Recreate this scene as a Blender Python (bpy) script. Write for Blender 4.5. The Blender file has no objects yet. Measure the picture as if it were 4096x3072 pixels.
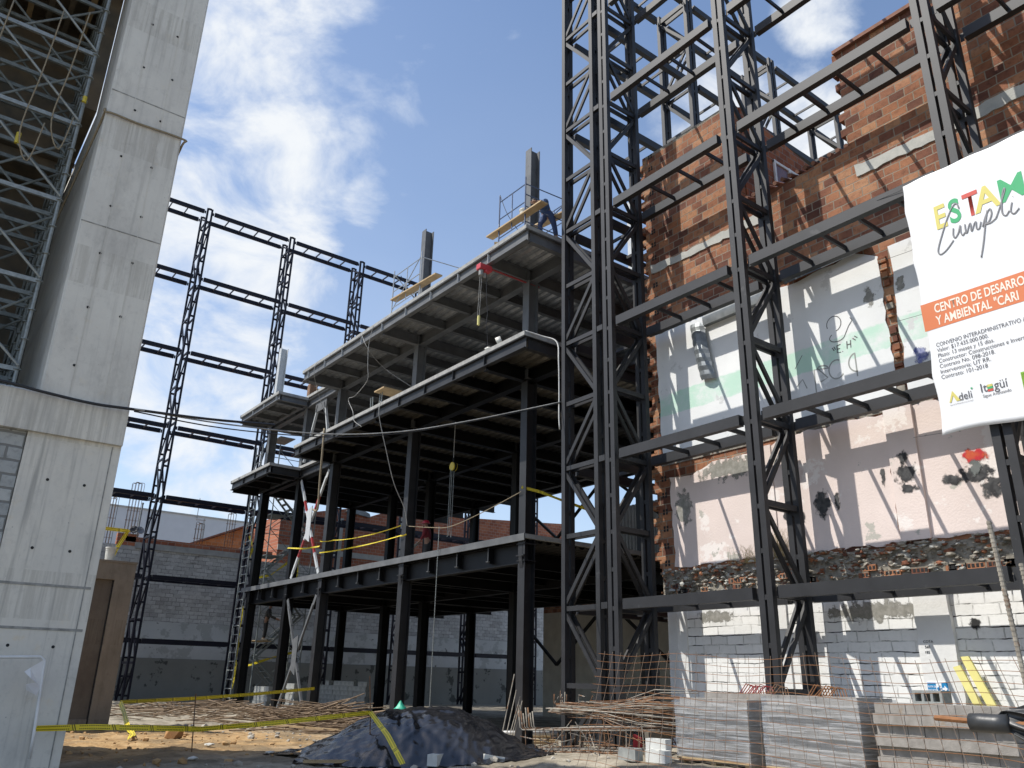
import bpy, bmesh, math, random
from mathutils import Vector, Matrix, noise
R = math.radians
rnd = random.Random(7)
S = bpy.context.scene
COL = S.collection

# ---------------------------------------------------------------- camera, sky, sun, exposure
YAW, PITCH, ROLL = R(37.02), R(20.133), R(1.351)
fw = Vector((math.sin(YAW)*math.cos(PITCH), math.cos(YAW)*math.cos(PITCH), math.sin(PITCH)))
rt = Vector((math.cos(YAW), -math.sin(YAW), 0)); up = rt.cross(fw)
r2 = rt*math.cos(ROLL) + up*math.sin(ROLL); u2 = -rt*math.sin(ROLL) + up*math.cos(ROLL)
cd = bpy.data.cameras.new('camera'); cam = bpy.data.objects.new('camera', cd); COL.objects.link(cam)
m = Matrix((r2, u2, -fw)).transposed().to_4x4(); m.translation = (0, 0, 1.6); cam.matrix_world = m
cd.sensor_width = 36; cd.lens = 36*3220/4096; cd.clip_start = .1; cd.clip_end = 3000
S.camera = cam

SUN = Vector((-1, .57, 1.7)).normalized()
sd = bpy.data.lights.new('sun', 'SUN'); sd.energy = 4.0; sd.angle = R(.5); sd.color = (1, .955, .88)
so = bpy.data.objects.new('sun', sd); COL.objects.link(so); so.rotation_euler = SUN.to_track_quat('Z', 'Y').to_euler()
so.location = (-20, 10, 40)

W = bpy.data.worlds.new('World'); S.world = W; W.use_nodes = True
nt = W.node_tree; N = nt.nodes; L = nt.links
bg = N['Background']
sky = N.new('ShaderNodeTexSky'); sky.sky_type = 'NISHITA'; sky.sun_disc = False
sky.sun_elevation = math.asin(SUN.z); sky.sun_rotation = math.atan2(SUN.x, SUN.y); sky.air_density = 1.0; sky.dust_density = .9; sky.ozone_density = 2.2
def wmath(op, a, b=None, clamp=False):
    n = N.new('ShaderNodeMath'); n.operation = op; n.use_clamp = clamp
    for i, v in enumerate((a, b)):
        if v is None: continue
        if isinstance(v, (int, float)): n.inputs[i].default_value = v
        else: L.new(v, n.inputs[i])
    return n.outputs[0]
tc = N.new('ShaderNodeTexCoord'); D = tc.outputs['Generated']
# cloud banks: direction on the sky dome, angular radius (deg), weight
BL = [((.156,.741,.653),9,.9),((.163,.784,.599),8,1),((.205,.79,.578),6.5,1),((.245,.775,.578),4.5,.85),((.214,.825,.523),8,1),
      ((.281,.725,.629),6,.62),((.30,.75,.59),5,.5),((.351,.773,.528),2.2,.75),((.395,.741,.543),2.6,.45),((.247,.857,.452),6,.9),((.204,.896,.394),9,.8),
      ((.237,.923,.302),8,.6),((.269,.936,.227),9,.7),((.212,.952,.22),8,.75),((.656,.341,.673),2.6,.8),((.636,.469,.613),4.5,.9),
      ((.70,.41,.585),4,.9),((.379,.61,.696),4,.4),((.08,.70,.71),9,.8),((.5,.5,.7),2,.3),((.75,.35,.5),8,.8)]
acc = None
for d, rad, w in BL:
    dt = N.new('ShaderNodeVectorMath'); dt.operation = 'DOT_PRODUCT'; L.new(D, dt.inputs[0]); dt.inputs[1].default_value = Vector(d).normalized()
    mr = N.new('ShaderNodeMapRange'); mr.interpolation_type = 'SMOOTHSTEP'; L.new(dt.outputs['Value'], mr.inputs[0])
    mr.inputs[1].default_value = math.cos(R(rad*1.45)); mr.inputs[2].default_value = math.cos(R(rad*.25)); mr.inputs[3].default_value = 0; mr.inputs[4].default_value = w
    acc = mr.outputs[0] if acc is None else wmath('MAXIMUM', acc, mr.outputs[0])
mp = N.new('ShaderNodeMapping'); L.new(D, mp.inputs[0]); mp.inputs['Scale'].default_value = (1, 1, 1.6); mp.inputs['Location'].default_value = (.3, .1, .7)
nz = N.new('ShaderNodeTexNoise'); nz.inputs['Scale'].default_value = 7.5; nz.inputs['Detail'].default_value = 9; nz.inputs['Roughness'].default_value = .6; nz.inputs['Distortion'].default_value = .35
L.new(mp.outputs[0], nz.inputs['Vector'])
nz2 = N.new('ShaderNodeTexNoise'); nz2.inputs['Scale'].default_value = 2.6; nz2.inputs['Detail'].default_value = 5; L.new(mp.outputs[0], nz2.inputs['Vector'])
dens = wmath('ADD', wmath('MULTIPLY', acc, .62), wmath('MULTIPLY', wmath('SUBTRACT', nz.outputs[0], .5), 1.55))
cl = N.new('ShaderNodeMapRange'); cl.interpolation_type = 'SMOOTHSTEP'; L.new(dens, cl.inputs[0]); cl.inputs[1].default_value = .16; cl.inputs[2].default_value = .78
# thin veil over the whole sky, thicker low down
sx = N.new('ShaderNodeSeparateXYZ'); L.new(D, sx.inputs[0])
lowm = N.new('ShaderNodeMapRange'); L.new(sx.outputs[2], lowm.inputs[0]); lowm.inputs[1].default_value = .75; lowm.inputs[2].default_value = .05; lowm.inputs[3].default_value = .0; lowm.inputs[4].default_value = .5
veil = wmath('MULTIPLY', lowm.outputs[0], wmath('MULTIPLY', nz2.outputs[0], 1.6), True)
mask = wmath('MAXIMUM', wmath('MULTIPLY', cl.outputs[0], .97), veil)
vm = N.new('ShaderNodeVectorMath'); vm.operation = 'SCALE'; L.new(sky.outputs[0], vm.inputs[0]); SKYS = vm.inputs['Scale']; SKYS.default_value = .135
ccol = N.new('ShaderNodeMix'); ccol.data_type = 'RGBA'; ccol.inputs[6].default_value = (.50, .57, .68, 1); ccol.inputs[7].default_value = (.66, .68, .70, 1)
L.new(cl.outputs[0], ccol.inputs[0])
mx = N.new('ShaderNodeMix'); mx.data_type = 'RGBA'; L.new(mask, mx.inputs[0]); L.new(vm.outputs[0], mx.inputs[6]); L.new(ccol.outputs[2], mx.inputs[7])
L.new(mx.outputs[2], bg.inputs[0]); bg.inputs[1].default_value = 1.0
vs = S.view_settings; vs.view_transform = 'Standard'; vs.look = 'None'; vs.exposure = .5; vs.gamma = 1
S.render.engine = 'CYCLES'; S.cycles.max_bounces = 6; S.cycles.diffuse_bounces = 4; S.cycles.transparent_max_bounces = 12

# ---------------------------------------------------------------- helpers
class MB:
    def __init__(s): s.v = []; s.f = []; s.m = []
    def add(s, vs, fs, mi=0):
        o = len(s.v); s.v += [tuple(v) for v in vs]
        for f in fs: s.f.append(tuple(i+o for i in f)); s.m.append(mi)
        return s
    def box(s, x0, x1, y0, y1, z0, z1, mi=0):
        return s.add([(x, y, z) for z in (z0, z1) for y in (y0, y1) for x in (x0, x1)],
                     [(0,2,3,1),(4,5,7,6),(0,1,5,4),(2,6,7,3),(0,4,6,2),(1,3,7,5)], mi)
    def bar(s, p, q, w, h, upv=(0,0,1), mi=0):
        p, q = Vector(p), Vector(q); d = (q-p).normalized(); u = Vector(upv)
        if abs(d.dot(u)) > .98: u = Vector((0,1,0)) if abs(d.y) < .9 else Vector((1,0,0))
        a = d.cross(u).normalized(); b = a.cross(d)
        vs = [o + a*(i*w/2) + b*(j*h/2) for o in (p, q) for i, j in ((-1,-1),(1,-1),(1,1),(-1,1))]
        return s.add(vs, [(0,1,2,3),(7,6,5,4),(0,4,5,1),(1,5,6,2),(2,6,7,3),(3,7,4,0)], mi)
    def path(s, pts, r, n=6, mi=0, caps=True, r1=None):
        pts = [Vector(p) for p in pts]; k = len(pts); vs = []; fs = []; pa = None
        for i, p in enumerate(pts):
            d = (pts[min(i+1, k-1)] - pts[max(i-1, 0)]).normalized()
            if pa is None:
                pa = d.orthogonal().normalized()
            a = pa - d*pa.dot(d)
            a = a.normalized() if a.length > 1e-5 else d.orthogonal().normalized()
            pa = a; b = d.cross(a); rr = r if r1 is None else r + (r1-r)*i/(k-1)
            vs += [p + (a*math.cos(2*math.pi*j/n) + b*math.sin(2*math.pi*j/n))*rr for j in range(n)]
        for i in range(k-1):
            for j in range(n):
                j2 = (j+1) % n; fs.append((i*n+j, i*n+j2, (i+1)*n+j2, (i+1)*n+j))
        if caps: fs += [tuple(range(n-1, -1, -1)), tuple((k-1)*n+j for j in range(n))]
        return s.add(vs, fs, mi)
    def prism(s, poly, vec, mi=0):
        vec = Vector(vec); a = [Vector(p) for p in poly]; n = len(a)
        return s.add(a + [p+vec for p in a], [tuple(range(n-1, -1, -1)), tuple(range(n, 2*n))] + [(i, (i+1) % n, n+(i+1) % n, n+i) for i in range(n)], mi)
    def ibeam(s, p, q, h, w, tf=.018, tw=.012, mi=0, upv=(0,0,1)):
        p, q = Vector(p), Vector(q); u = Vector(upv)
        s.bar(p, q, tw, h-2*tf, u, mi)
        for k in (-1, 1): s.bar(p+u*k*(h/2-tf/2), q+u*k*(h/2-tf/2), w, tf, u, mi)
        return s
    def rock(s, c, r, seed=0, mi=0, sq=(1,1,.7)):
        bm = bmesh.new(); bmesh.ops.create_icosphere(bm, subdivisions=1, radius=1)
        vs = [Vector(c) + Vector((v.co.x*sq[0], v.co.y*sq[1], v.co.z*sq[2]))*r*(.75+.5*noise.noise(v.co*1.3+Vector((seed*3.1, seed, 0)))) for v in bm.verts]
        fs = [tuple(v.index for v in f.verts) for f in bm.faces]; bm.free()
        return s.add(vs, fs, mi)
    def build(s, name, mats, parent=None, smooth=False, bevel=0):
        me = bpy.data.meshes.new(name); me.from_pydata(s.v, [], s.f)
        if not isinstance(mats, (list, tuple)): mats = [mats]
        for mm in mats: me.materials.append(mm)
        me.polygons.foreach_set('material_index', s.m)
        if smooth: me.polygons.foreach_set('use_smooth', [True]*len(s.f))
        me.update(); bm = bmesh.new(); bm.from_mesh(me); bmesh.ops.recalc_face_normals(bm, faces=bm.faces); bm.to_mesh(me); bm.free()
        o = bpy.data.objects.new(name, me); COL.objects.link(o)
        if parent is not None: attach(o, parent)
        if bevel:
            b = o.modifiers.new('bevel', 'BEVEL'); b.width = bevel; b.segments = 2; b.limit_method = 'ANGLE'
        return o
def attach(o, parent):
    o.parent = parent
    mw = parent.matrix_basis.copy(); q = parent
    while q.parent is not None:
        mw = q.parent.matrix_basis @ q.matrix_parent_inverse @ mw; q = q.parent
    o.matrix_parent_inverse = mw.inverted()
def tag(o, label, cat, group=None, kind=None):
    o['label'] = label
    if cat: o['category'] = cat
    if group: o['group'] = group
    if kind: o['kind'] = kind
    return o
def thing(name, loc, label, cat, group=None):
    o = bpy.data.objects.new(name, None); COL.objects.link(o); o.location = loc; o.empty_display_size = .2
    return tag(o, label, cat, group)
def struct(o): o['kind'] = 'structure'; return o
def dup(root, loc, label=None, rotz=None):
    r = root.copy(); COL.objects.link(r); r.location = loc
    if rotz is not None: r.rotation_euler = (0, 0, rotz)
    if label: r['label'] = label
    for ch in root.children:
        c = ch.copy(); COL.objects.link(c); c.parent = r
        for g in ch.children:
            e = g.copy(); COL.objects.link(e); e.parent = c
    return r

# ---------------------------------------------------------------- materials
def newmat(name):
    mt = bpy.data.materials.new(name); mt.use_nodes = True
    return mt, mt.node_tree, mt.node_tree.nodes['Principled BSDF']
def node(t, typ, **kw):
    n = t.nodes.new(typ)
    for k, v in kw.items():
        if hasattr(n, k) and not k[0].isupper(): setattr(n, k, v)
        else: n.inputs[k.replace('_', ' ')].default_value = v
    return n
def ramp(t, fac, stops):
    r = t.nodes.new('ShaderNodeValToRGB'); t.links.new(fac, r.inputs[0]); e = r.color_ramp.elements
    while len(e) < len(stops): e.new(.5)
    for el, (p, c) in zip(e, stops): el.position = p; el.color = (*c, 1) if len(c) == 3 else c
    return r.outputs[0]
def mixc(t, fac, a, b, mode='MIX'):
    n = t.nodes.new('ShaderNodeMix'); n.data_type = 'RGBA'; n.blend_type = mode
    for i, v in ((0, fac), (6, a), (7, b)):
        if isinstance(v, (int, float)): n.inputs[i].default_value = v
        elif isinstance(v, (tuple, list)): n.inputs[i].default_value = (*v, 1)
        else: t.links.new(v, n.inputs[i])
    return n.outputs[2]
def mth(t, op, a, b=None, clamp=False):
    n = t.nodes.new('ShaderNodeMath'); n.operation = op; n.use_clamp = clamp
    for i, v in enumerate((a, b)):
        if v is None: continue
        if isinstance(v, (int, float)): n.inputs[i].default_value = v
        else: t.links.new(v, n.inputs[i])
    return n.outputs[0]
def smooth(t, v, a, b):
    n = t.nodes.new('ShaderNodeMapRange'); n.interpolation_type = 'SMOOTHSTEP'; t.links.new(v, n.inputs[0]); n.inputs[1].default_value = a; n.inputs[2].default_value = b
    return n.outputs[0]
def coords(t, scale=(1,1,1)):
    c = t.nodes.new('ShaderNodeTexCoord')
    if tuple(scale) == (1,1,1): return c.outputs['Object']
    mp = t.nodes.new('ShaderNodeMapping'); mp.inputs['Scale'].default_value = scale; t.links.new(c.outputs['Object'], mp.inputs[0]); return mp.outputs[0]
def tnoise(t, vec, scale, detail=4, rough=.55, dist=0):
    n = t.nodes.new('ShaderNodeTexNoise'); n.inputs['Scale'].default_value = scale; n.inputs['Detail'].default_value = detail
    n.inputs['Roughness'].default_value = rough; n.inputs['Distortion'].default_value = dist; t.links.new(vec, n.inputs['Vector']); return n.outputs[0]
def bump(t, b, height, strength=.3, dist=.01):
    n = t.nodes.new('ShaderNodeBump'); n.inputs['Strength'].default_value = strength; n.inputs['Distance'].default_value = dist
    t.links.new(height, n.inputs['Height']); t.links.new(n.outputs[0], b.inputs['Normal'])
def mat(name, c1, c2=None, scale=3, rough=.6, metal=0, bumps=0, bscale=30, stretch=(1,1,1), spec=.5, lo=.35, hi=.65, c3=None, s3=12, t3=.62):
    mt, t, b = newmat(name); v = coords(t, stretch)
    b.inputs['Roughness'].default_value = rough; b.inputs['Metallic'].default_value = metal; b.inputs['Specular IOR Level'].default_value = spec
    if c2 is None: c2 = tuple(x*.8 for x in c1)
    col = ramp(t, tnoise(t, v, scale, 6), [(lo, c1), (hi, c2)])
    if c3: col = mixc(t, smooth(t, tnoise(t, v, s3, 6, .65), t3, t3+.08), col, c3)
    t.links.new(col, b.inputs['Base Color'])
    if bumps: bump(t, b, tnoise(t, coords(t), bscale, 5), bumps, .01)
    return mt
def wallvec(t, axis, sx=1, sz=1, off=(0,0)):
    s = t.nodes.new('ShaderNodeSeparateXYZ'); t.links.new(coords(t), s.inputs[0]); c = t.nodes.new('ShaderNodeCombineXYZ')
    t.links.new(mth(t, 'ADD', mth(t, 'MULTIPLY', s.outputs[{'x': 0, 'y': 1}[axis]], sx), off[0]), c.inputs[0])
    t.links.new(mth(t, 'ADD', mth(t, 'MULTIPLY', s.outputs[2], sz), off[1]), c.inputs[1])
    return c.outputs[0], s
def brickmat(name, axis, cols, mortar, bw=.4, bh=.2, ms=.012, groove=0, rough=.85, stain=None, grime=.5, bstr=.6, partial=False, wob=.012, hgap=0):
    """courses of blocks with per-block tone, uneven joints and weathering"""
    mt, t, b = newmat(name); b.inputs['Roughness'].default_value = rough; b.inputs['Specular IOR Level'].default_value = .25
    v, s = wallvec(t, axis)
    dn = t.nodes.new('ShaderNodeTexNoise'); dn.inputs['Scale'].default_value = 3.5; dn.inputs['Detail'].default_value = 4; t.links.new(v, dn.inputs['Vector'])
    va = t.nodes.new('ShaderNodeVectorMath'); va.operation = 'MULTIPLY_ADD'; t.links.new(dn.outputs['Color'], va.inputs[0]); va.inputs[1].default_value = (wob*3, wob*3, 0); t.links.new(v, va.inputs[2]); v2 = va.outputs[0]
    br = t.nodes.new('ShaderNodeTexBrick'); t.links.new(v2, br.inputs['Vector']); br.inputs['Scale'].default_value = 1; br.inputs['Brick Width'].default_value = bw; br.inputs['Row Height'].default_value = bh
    br.inputs['Mortar Size'].default_value = ms; br.inputs['Mortar Smooth'].default_value = .25; br.inputs['Bias'].default_value = 0
    br.inputs['Color1'].default_value = (0,0,0,1); br.inputs['Color2'].default_value = (1,1,1,1); br.inputs['Mortar'].default_value = (.5,.5,.5,1)
    n1 = tnoise(t, v, 1.1, 5); tone = mth(t, 'ADD', mth(t, 'MULTIPLY', br.outputs['Color'], .6), mth(t, 'MULTIPLY', mth(t, 'SUBTRACT', n1, .3), 1.0))
    col = ramp(t, tone, [(i/(len(cols)-1)*.8+.1, c) for i, c in enumerate(cols)])
    col = mixc(t, mth(t, 'MULTIPLY', smooth(t, tnoise(t, v, 9, 6, .7), .45, .75), grime), col, tuple(x*.45 for x in cols[0]))
    jf = br.outputs['Fac']
    if partial: jf = mth(t, 'MULTIPLY', jf, smooth(t, tnoise(t, v, 2.3, 4, .7), .38, .56))
    col = mixc(t, jf, col, mortar)
    if hgap:
        ss = t.nodes.new('ShaderNodeSeparateXYZ'); t.links.new(v2, ss.inputs[0]); fr = mth(t, 'FRACT', mth(t, 'DIVIDE', ss.outputs[1], hgap))
        mp_ = t.nodes.new('ShaderNodeMapping'); mp_.inputs['Scale'].default_value = (1.6, 9, 1); t.links.new(v, mp_.inputs[0])
        gp = mth(t, 'MULTIPLY', mth(t, 'MAXIMUM', mth(t, 'LESS_THAN', fr, .055), mth(t, 'GREATER_THAN', fr, .965)), smooth(t, tnoise(t, mp_.outputs[0], 1.1, 4, .7), .48, .56))
        col = mixc(t, gp, col, (.035,.035,.035))
    if stain: col = mixc(t, smooth(t, tnoise(t, v, .9, 7, .68), stain[1], stain[1]+.1), col, stain[0])
    t.links.new(col, b.inputs['Base Color'])
    hgt = mth(t, 'SUBTRACT', mth(t, 'MULTIPLY', tnoise(t, v, 40, 4), .25), br.outputs['Fac'])
    if groove:
        w = t.nodes.new('ShaderNodeTexWave'); w.bands_direction = 'Y'; w.inputs['Scale'].default_value = groove; w.inputs['Distortion'].default_value = 1.2; t.links.new(v, w.inputs['Vector'])
        hgt = mth(t, 'ADD', hgt, mth(t, 'MULTIPLY', w.outputs[0], .5))
    bump(t, b, hgt, bstr, .015)
    return mt
def plastermat(name, base, axis, patches, rough=.85, bscale=25, bstr=.25, band=None):
    """painted plaster: list of (colour, noise scale, threshold); band = (colour, z0, z1)"""
    mt, t, b = newmat(name); b.inputs['Roughness'].default_value = rough; b.inputs['Specular IOR Level'].default_value = .2
    v, s = wallvec(t, axis)
    col = ramp(t, tnoise(t, v, .8, 5), [(.3, base), (.7, tuple(x*.86 for x in base))])
    if band:
        zz = mth(t, 'ADD', s.outputs[2], mth(t, 'MULTIPLY', mth(t, 'SUBTRACT', tnoise(t, v, 3, 5, .7), .5), .18))
        f = mth(t, 'MULTIPLY', smooth(t, zz, band[1], band[1]+.04), mth(t, 'SUBTRACT', 1, smooth(t, zz, band[2], band[2]+.06)))
        f = mth(t, 'MULTIPLY', f, smooth(t, tnoise(t, v, 1.3, 5, .7), .3, .6))
        col = mixc(t, f, col, band[0])
    for c, sc, th in patches: col = mixc(t, smooth(t, tnoise(t, v, sc, 8, .66), th, th+.035), col, c)
    t.links.new(col, b.inputs['Base Color']); bump(t, b, tnoise(t, v, bscale, 6), bstr, .01)
    return mt
def concretemat(name, c1, c2, streak=.5, axis='x', joint=None):
    mt, t, b = newmat(name); b.inputs['Roughness'].default_value = .85; b.inputs['Specular IOR Level'].default_value = .25
    v, s = wallvec(t, axis)
    col = ramp(t, tnoise(t, coords(t), .9, 6, .6), [(.3, c1), (.7, c2)])
    vs_, _ = wallvec(t, axis, 9, .35)
    col = mixc(t, mth(t, 'MULTIPLY', smooth(t, tnoise(t, vs_, 1, 5, .6), .5, .75), streak), col, tuple(x*.62 for x in c1))
    col = mixc(t, mth(t, 'MULTIPLY', smooth(t, tnoise(t, coords(t), 2.2, 6, .7), .58, .75), .45), col, (c2[0]*.95, c2[1]*.82, c2[2]*.6))
    col = mixc(t, smooth(t, tnoise(t, coords(t), 26, 3, .5), .72, .78), col, tuple(x*.5 for x in c1))
    col = mixc(t, mth(t, 'MULTIPLY', smooth(t, tnoise(t, coords(t, (1, 1, .45)), 1.5, 8, .72), .47, .68), .55), col, tuple(x*.72 for x in c1))
    col = mixc(t, mth(t, 'MULTIPLY', smooth(t, tnoise(t, coords(t), 7, 6, .75), .52, .7), .3), col, tuple(x*.66 for x in c1))
    dz = mth(t, 'FRACT', mth(t, 'DIVIDE', mth(t, 'SUBTRACT', s.outputs[2], 5.42), 2.53))
    col = mixc(t, mth(t, 'MULTIPLY', mth(t, 'MULTIPLY', mth(t, 'GREATER_THAN', dz, .74), smooth(t, tnoise(t, vs_, 1.6, 5, .7), .40, .62)), .42), col, (c1[0]*.62, c1[1]*.6, c1[2]*.56))
    t.links.new(col, b.inputs['Base Color']); bump(t, b, tnoise(t, coords(t), 18, 7), .35, .012)
    return mt
K = {}
K['steel'] = mat('charcoal painted steel', (.013,.0135,.015), (.021,.0215,.024), scale=2.2, rough=.56, bumps=.05, spec=.5, c3=(.042,.042,.044), s3=3.5, t3=.64)
K['black'] = mat('black painted steel', (.004,.0041,.0046), (.007,.0072,.008), scale=3, rough=.5, spec=.25, c3=(.035,.035,.035), s3=6, t3=.68)
K['navy'] = mat('navy painted steel', (.005,.005,.011), (.008,.008,.016), scale=3, rough=.5, spec=.25)
K['grey'] = mat('grey primed steel', (.10,.105,.11), (.14,.145,.15), scale=2, rough=.6, spec=.3, c3=(.10,.10,.10), s3=5, t3=.62)
K['mid'] = mat('dark grey primed steel', (.019,.0195,.021), (.030,.031,.033), scale=2, rough=.55, spec=.4, c3=(.085,.085,.085), s3=5, t3=.66)
K['deck_dark'] = mat('deck darkened for shade', (.07,.068,.06), (.12,.115,.10), scale=6, rough=.36, metal=.4, c3=(.05,.045,.035), s3=3)  # copy of the deck colour, darkened to paint in the shade under the second deck
K['white_steel'] = mat('pale primed steel', (.50,.52,.53), (.42,.44,.45), scale=3, rough=.6)
K['red_steel'] = mat('red oxide paint', (.33,.03,.03), (.25,.025,.025), scale=6, rough=.5)
K['galv'] = mat('galvanised tube', (.22,.24,.235), (.32,.34,.33), scale=14, rough=.5, metal=.35, c3=(.16,.17,.17), s3=9)
K['galv_dark'] = mat('darker galvanised tube', (.15,.17,.165), (.22,.245,.24), scale=9, rough=.6, metal=.1)  # darker, duller version of the galvanised tube
K['deck'] = mat('galvanised deck', (.24,.25,.26), (.36,.37,.38), scale=6, rough=.36, metal=.45, c3=(.19,.19,.18), s3=3)
K['slab'] = mat('raw slab concrete', (.26,.26,.25), (.36,.36,.34), scale=5, rough=.9, bumps=.4, bscale=25, c3=(.15,.15,.15), s3=9)
K['pier'] = concretemat('board marked concrete', (.60,.58,.525), (.70,.68,.61), .5)
K['joint'] = mat('concrete joint', (.20,.20,.18), (.36,.355,.33), scale=9, rough=.9)
K['pier_low'] = concretemat('streaked concrete', (.60,.58,.525), (.70,.665,.58), 1.0)
K['portal'] = concretemat('tan cement render', (.19,.165,.135), (.26,.225,.185), .35)
K['portal_dark'] = concretemat('brown cement panel', (.12,.10,.085), (.16,.14,.115), .3)
K['dark_hole'] = mat('dark hole', (.02,.02,.02), rough=.9)
K['infill'] = brickmat('grey block infill', 'x', [(.30,.31,.30),(.38,.39,.38),(.46,.47,.45)], (.20,.20,.19), .4, .2, .02)
K['interior'] = mat('raw brown formwork', (.20,.155,.105), (.11,.10,.08), scale=2, rough=.9)
K['brick'] = brickmat('hollow clay brick', 'y', [(.10,.042,.03),(.21,.085,.05),(.35,.155,.08),(.45,.245,.135)], (.25,.21,.16), .33, .2, .013, groove=16, stain=((.09,.055,.04), .66), grime=.55)
K['brick_x'] = brickmat('hollow clay brick return', 'x', [(.17,.06,.035),(.28,.09,.045),(.38,.14,.065)], (.22,.19,.16), .33, .2, .013, groove=16, stain=((.08,.06,.045), .6))
K['brick_far'] = brickmat('far clay brick', 'x', [(.26,.09,.055),(.36,.13,.075),(.44,.17,.09)], (.36,.30,.25), .36, .2, .012, grime=.2)
K['brick_orange'] = brickmat('orange clay brick', 'x', [(.38,.17,.07),(.48,.23,.10),(.55,.30,.15)], (.36,.28,.2), .36, .2, .014, grime=.35)
K['whiteblock'] = brickmat('white painted block', 'y', [(.72,.72,.70),(.79,.79,.77),(.83,.83,.81)], (.46,.46,.44), .42, .185, .012, partial=True, stain=((.46,.46,.44), .68), grime=.18, bstr=.8, wob=.02, hgap=.185)
K['whitepaint'] = plastermat('white lime paint', (.76,.76,.74), 'y', [((.5,.5,.48), 5, .68), ((.2,.2,.2), 8, .78)], bscale=14, bstr=.7)
K['plaster'] = plastermat('white plaster', (.80,.81,.80), 'y', [((.60,.61,.60), 1.4, .60), ((.36,.35,.33), 2.6, .69), ((.12,.12,.12), 7, .8)], band=((.50,.70,.58), 7.72, 8.25))
K['pink'] = plastermat('pink plaster', (.77,.66,.61), 'y', [((.80,.74,.70), 1.0, .56), ((.46,.44,.39), 1.5, .625), ((.32,.31,.28), 2.6, .67), ((.07,.07,.065), 9, .77)], bstr=.5)
K['mortar'] = mat('broken mortar', (.17,.155,.125), (.34,.31,.26), scale=9, rough=.95, bumps=.9, bscale=22, c3=(.17,.075,.045), s3=5, t3=.58)
K['lintel'] = mat('grey concrete lintel', (.36,.36,.33), (.44,.43,.39), scale=5, rough=.9, bumps=.6)
K['clay'] = mat('clay roof tile', (.16,.08,.055), (.24,.11,.07), scale=6, rough=.85, bumps=.3)
K['zinc'] = mat('old zinc sheet', (.19,.21,.22), (.28,.30,.31), scale=4, rough=.5, metal=.5, bumps=.3, bscale=8)
K['glass'] = mat('dusty red curtain glass', (.10,.045,.05), (.16,.07,.08), scale=4, rough=.25)
K['white'] = mat('white painted metal', (.75,.75,.75), rough=.4)
K['backblock'] = brickmat('weathered grey block', 'x', [(.36,.345,.33),(.48,.47,.45),(.60,.59,.57)], (.22,.22,.21), .40, .2, .016, partial=True, stain=((.14,.13,.12), .64))
K['backplaster'] = plastermat('weathered grey render', (.56,.56,.54), 'x', [((.40,.40,.38), 1.1, .52), ((.14,.135,.125), 1.7, .63)], bstr=.4)
K['backdark'] = plastermat('mossy dark render', (.26,.255,.23), 'x', [((.09,.09,.08), 1.2, .57), ((.42,.42,.40), 2.0, .70)], bstr=.4)
K['coping'] = mat('pale coping', (.40,.40,.38), (.30,.30,.29), scale=3, rough=.9)
K['bigpanel'] = mat('pale grey cladding', (.50,.52,.55), (.47,.49,.52), scale=1, rough=.7)
K['house'] = mat('cream render', (.55,.52,.45), (.45,.42,.36), scale=2, rough=.9)
def rust(name, a, b_, c):
    return mat(name, a, b_, scale=9, rough=.8, c3=c, s3=5, t3=.56, bumps=.3, bscale=60)
K['rebar'] = rust('rusty rebar', (.11,.06,.035), (.24,.13,.065), (.28,.24,.20))
K['rebar_grey'] = rust('grey rebar', (.19,.17,.14), (.33,.30,.25), (.2,.11,.06))
K['rebar_orange'] = rust('orange rusted wire', (.20,.085,.03), (.27,.12,.045), (.14,.07,.035))
K['wire_dark'] = rust('dark mesh wire', (.10,.075,.055), (.15,.11,.08), (.16,.09,.05))
K['wood'] = mat('raw timber', (.46,.34,.19), (.36,.25,.13), scale=4, rough=.8, stretch=(1,1,6))
K['stick'] = mat('dry cane', (.25,.175,.105), (.14,.095,.06), scale=5, rough=.8)
K['block'] = mat('concrete block', (.23,.215,.195), (.31,.29,.265), scale=7, rough=.95, bumps=.6, bscale=60, c3=(.28,.22,.16), s3=3)
K['block_pale'] = mat('pale concrete block', (.58,.58,.54), (.68,.68,.64), scale=6, rough=.95, bumps=.5, bscale=60)
K['block_cold'] = mat('grey concrete block', (.24,.25,.24), (.34,.35,.33), scale=7, rough=.95, bumps=.5, bscale=60)
K['pvc'] = mat('white plastic pipe', (.78,.78,.76), rough=.35)
K['yellowboard'] = mat('yellow foam board', (.72,.66,.25), (.66,.60,.22), scale=4, rough=.8)
K['rope'] = mat('old hemp rope', (.30,.25,.17), (.22,.18,.12), scale=30, rough=.9)
K['cable'] = mat('black cable', (.02,.02,.022), rough=.5)
K['cable_grey'] = mat('dusty grey cable', (.25,.25,.24), (.4,.4,.38), scale=4, rough=.6)
K['cable_white'] = mat('white twisted cable', (.62,.62,.6), (.5,.5,.48), scale=12, rough=.6)
K['hoist_red'] = mat('red hoist paint', (.55,.06,.07), (.48,.05,.06), rough=.4)
K['yellow'] = mat('yellow machine paint', (.62,.48,.04), (.5,.4,.04), scale=9, rough=.45)
K['bluepipe'] = mat('blue scaffold paint', (.04,.075,.17), (.09,.12,.19), scale=7, rough=.5, c3=(.3,.32,.34), s3=5, t3=.58)
K['greypipe'] = mat('pale scaffold paint', (.28,.32,.36), (.38,.41,.44), scale=6, rough=.5)
K['bucket'] = mat('dirty white plastic', (.66,.66,.60), (.5,.49,.44), scale=5, rough=.5)
K['green'] = mat('green woven plastic', (.03,.36,.22), (.05,.45,.30), scale=8, rough=.5, bumps=.5, bscale=25)
K['dish'] = mat('satellite dish grey', (.28,.28,.29), rough=.5)
K['dish_dark'] = mat('dark satellite dish', (.07,.065,.065), rough=.6)
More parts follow.
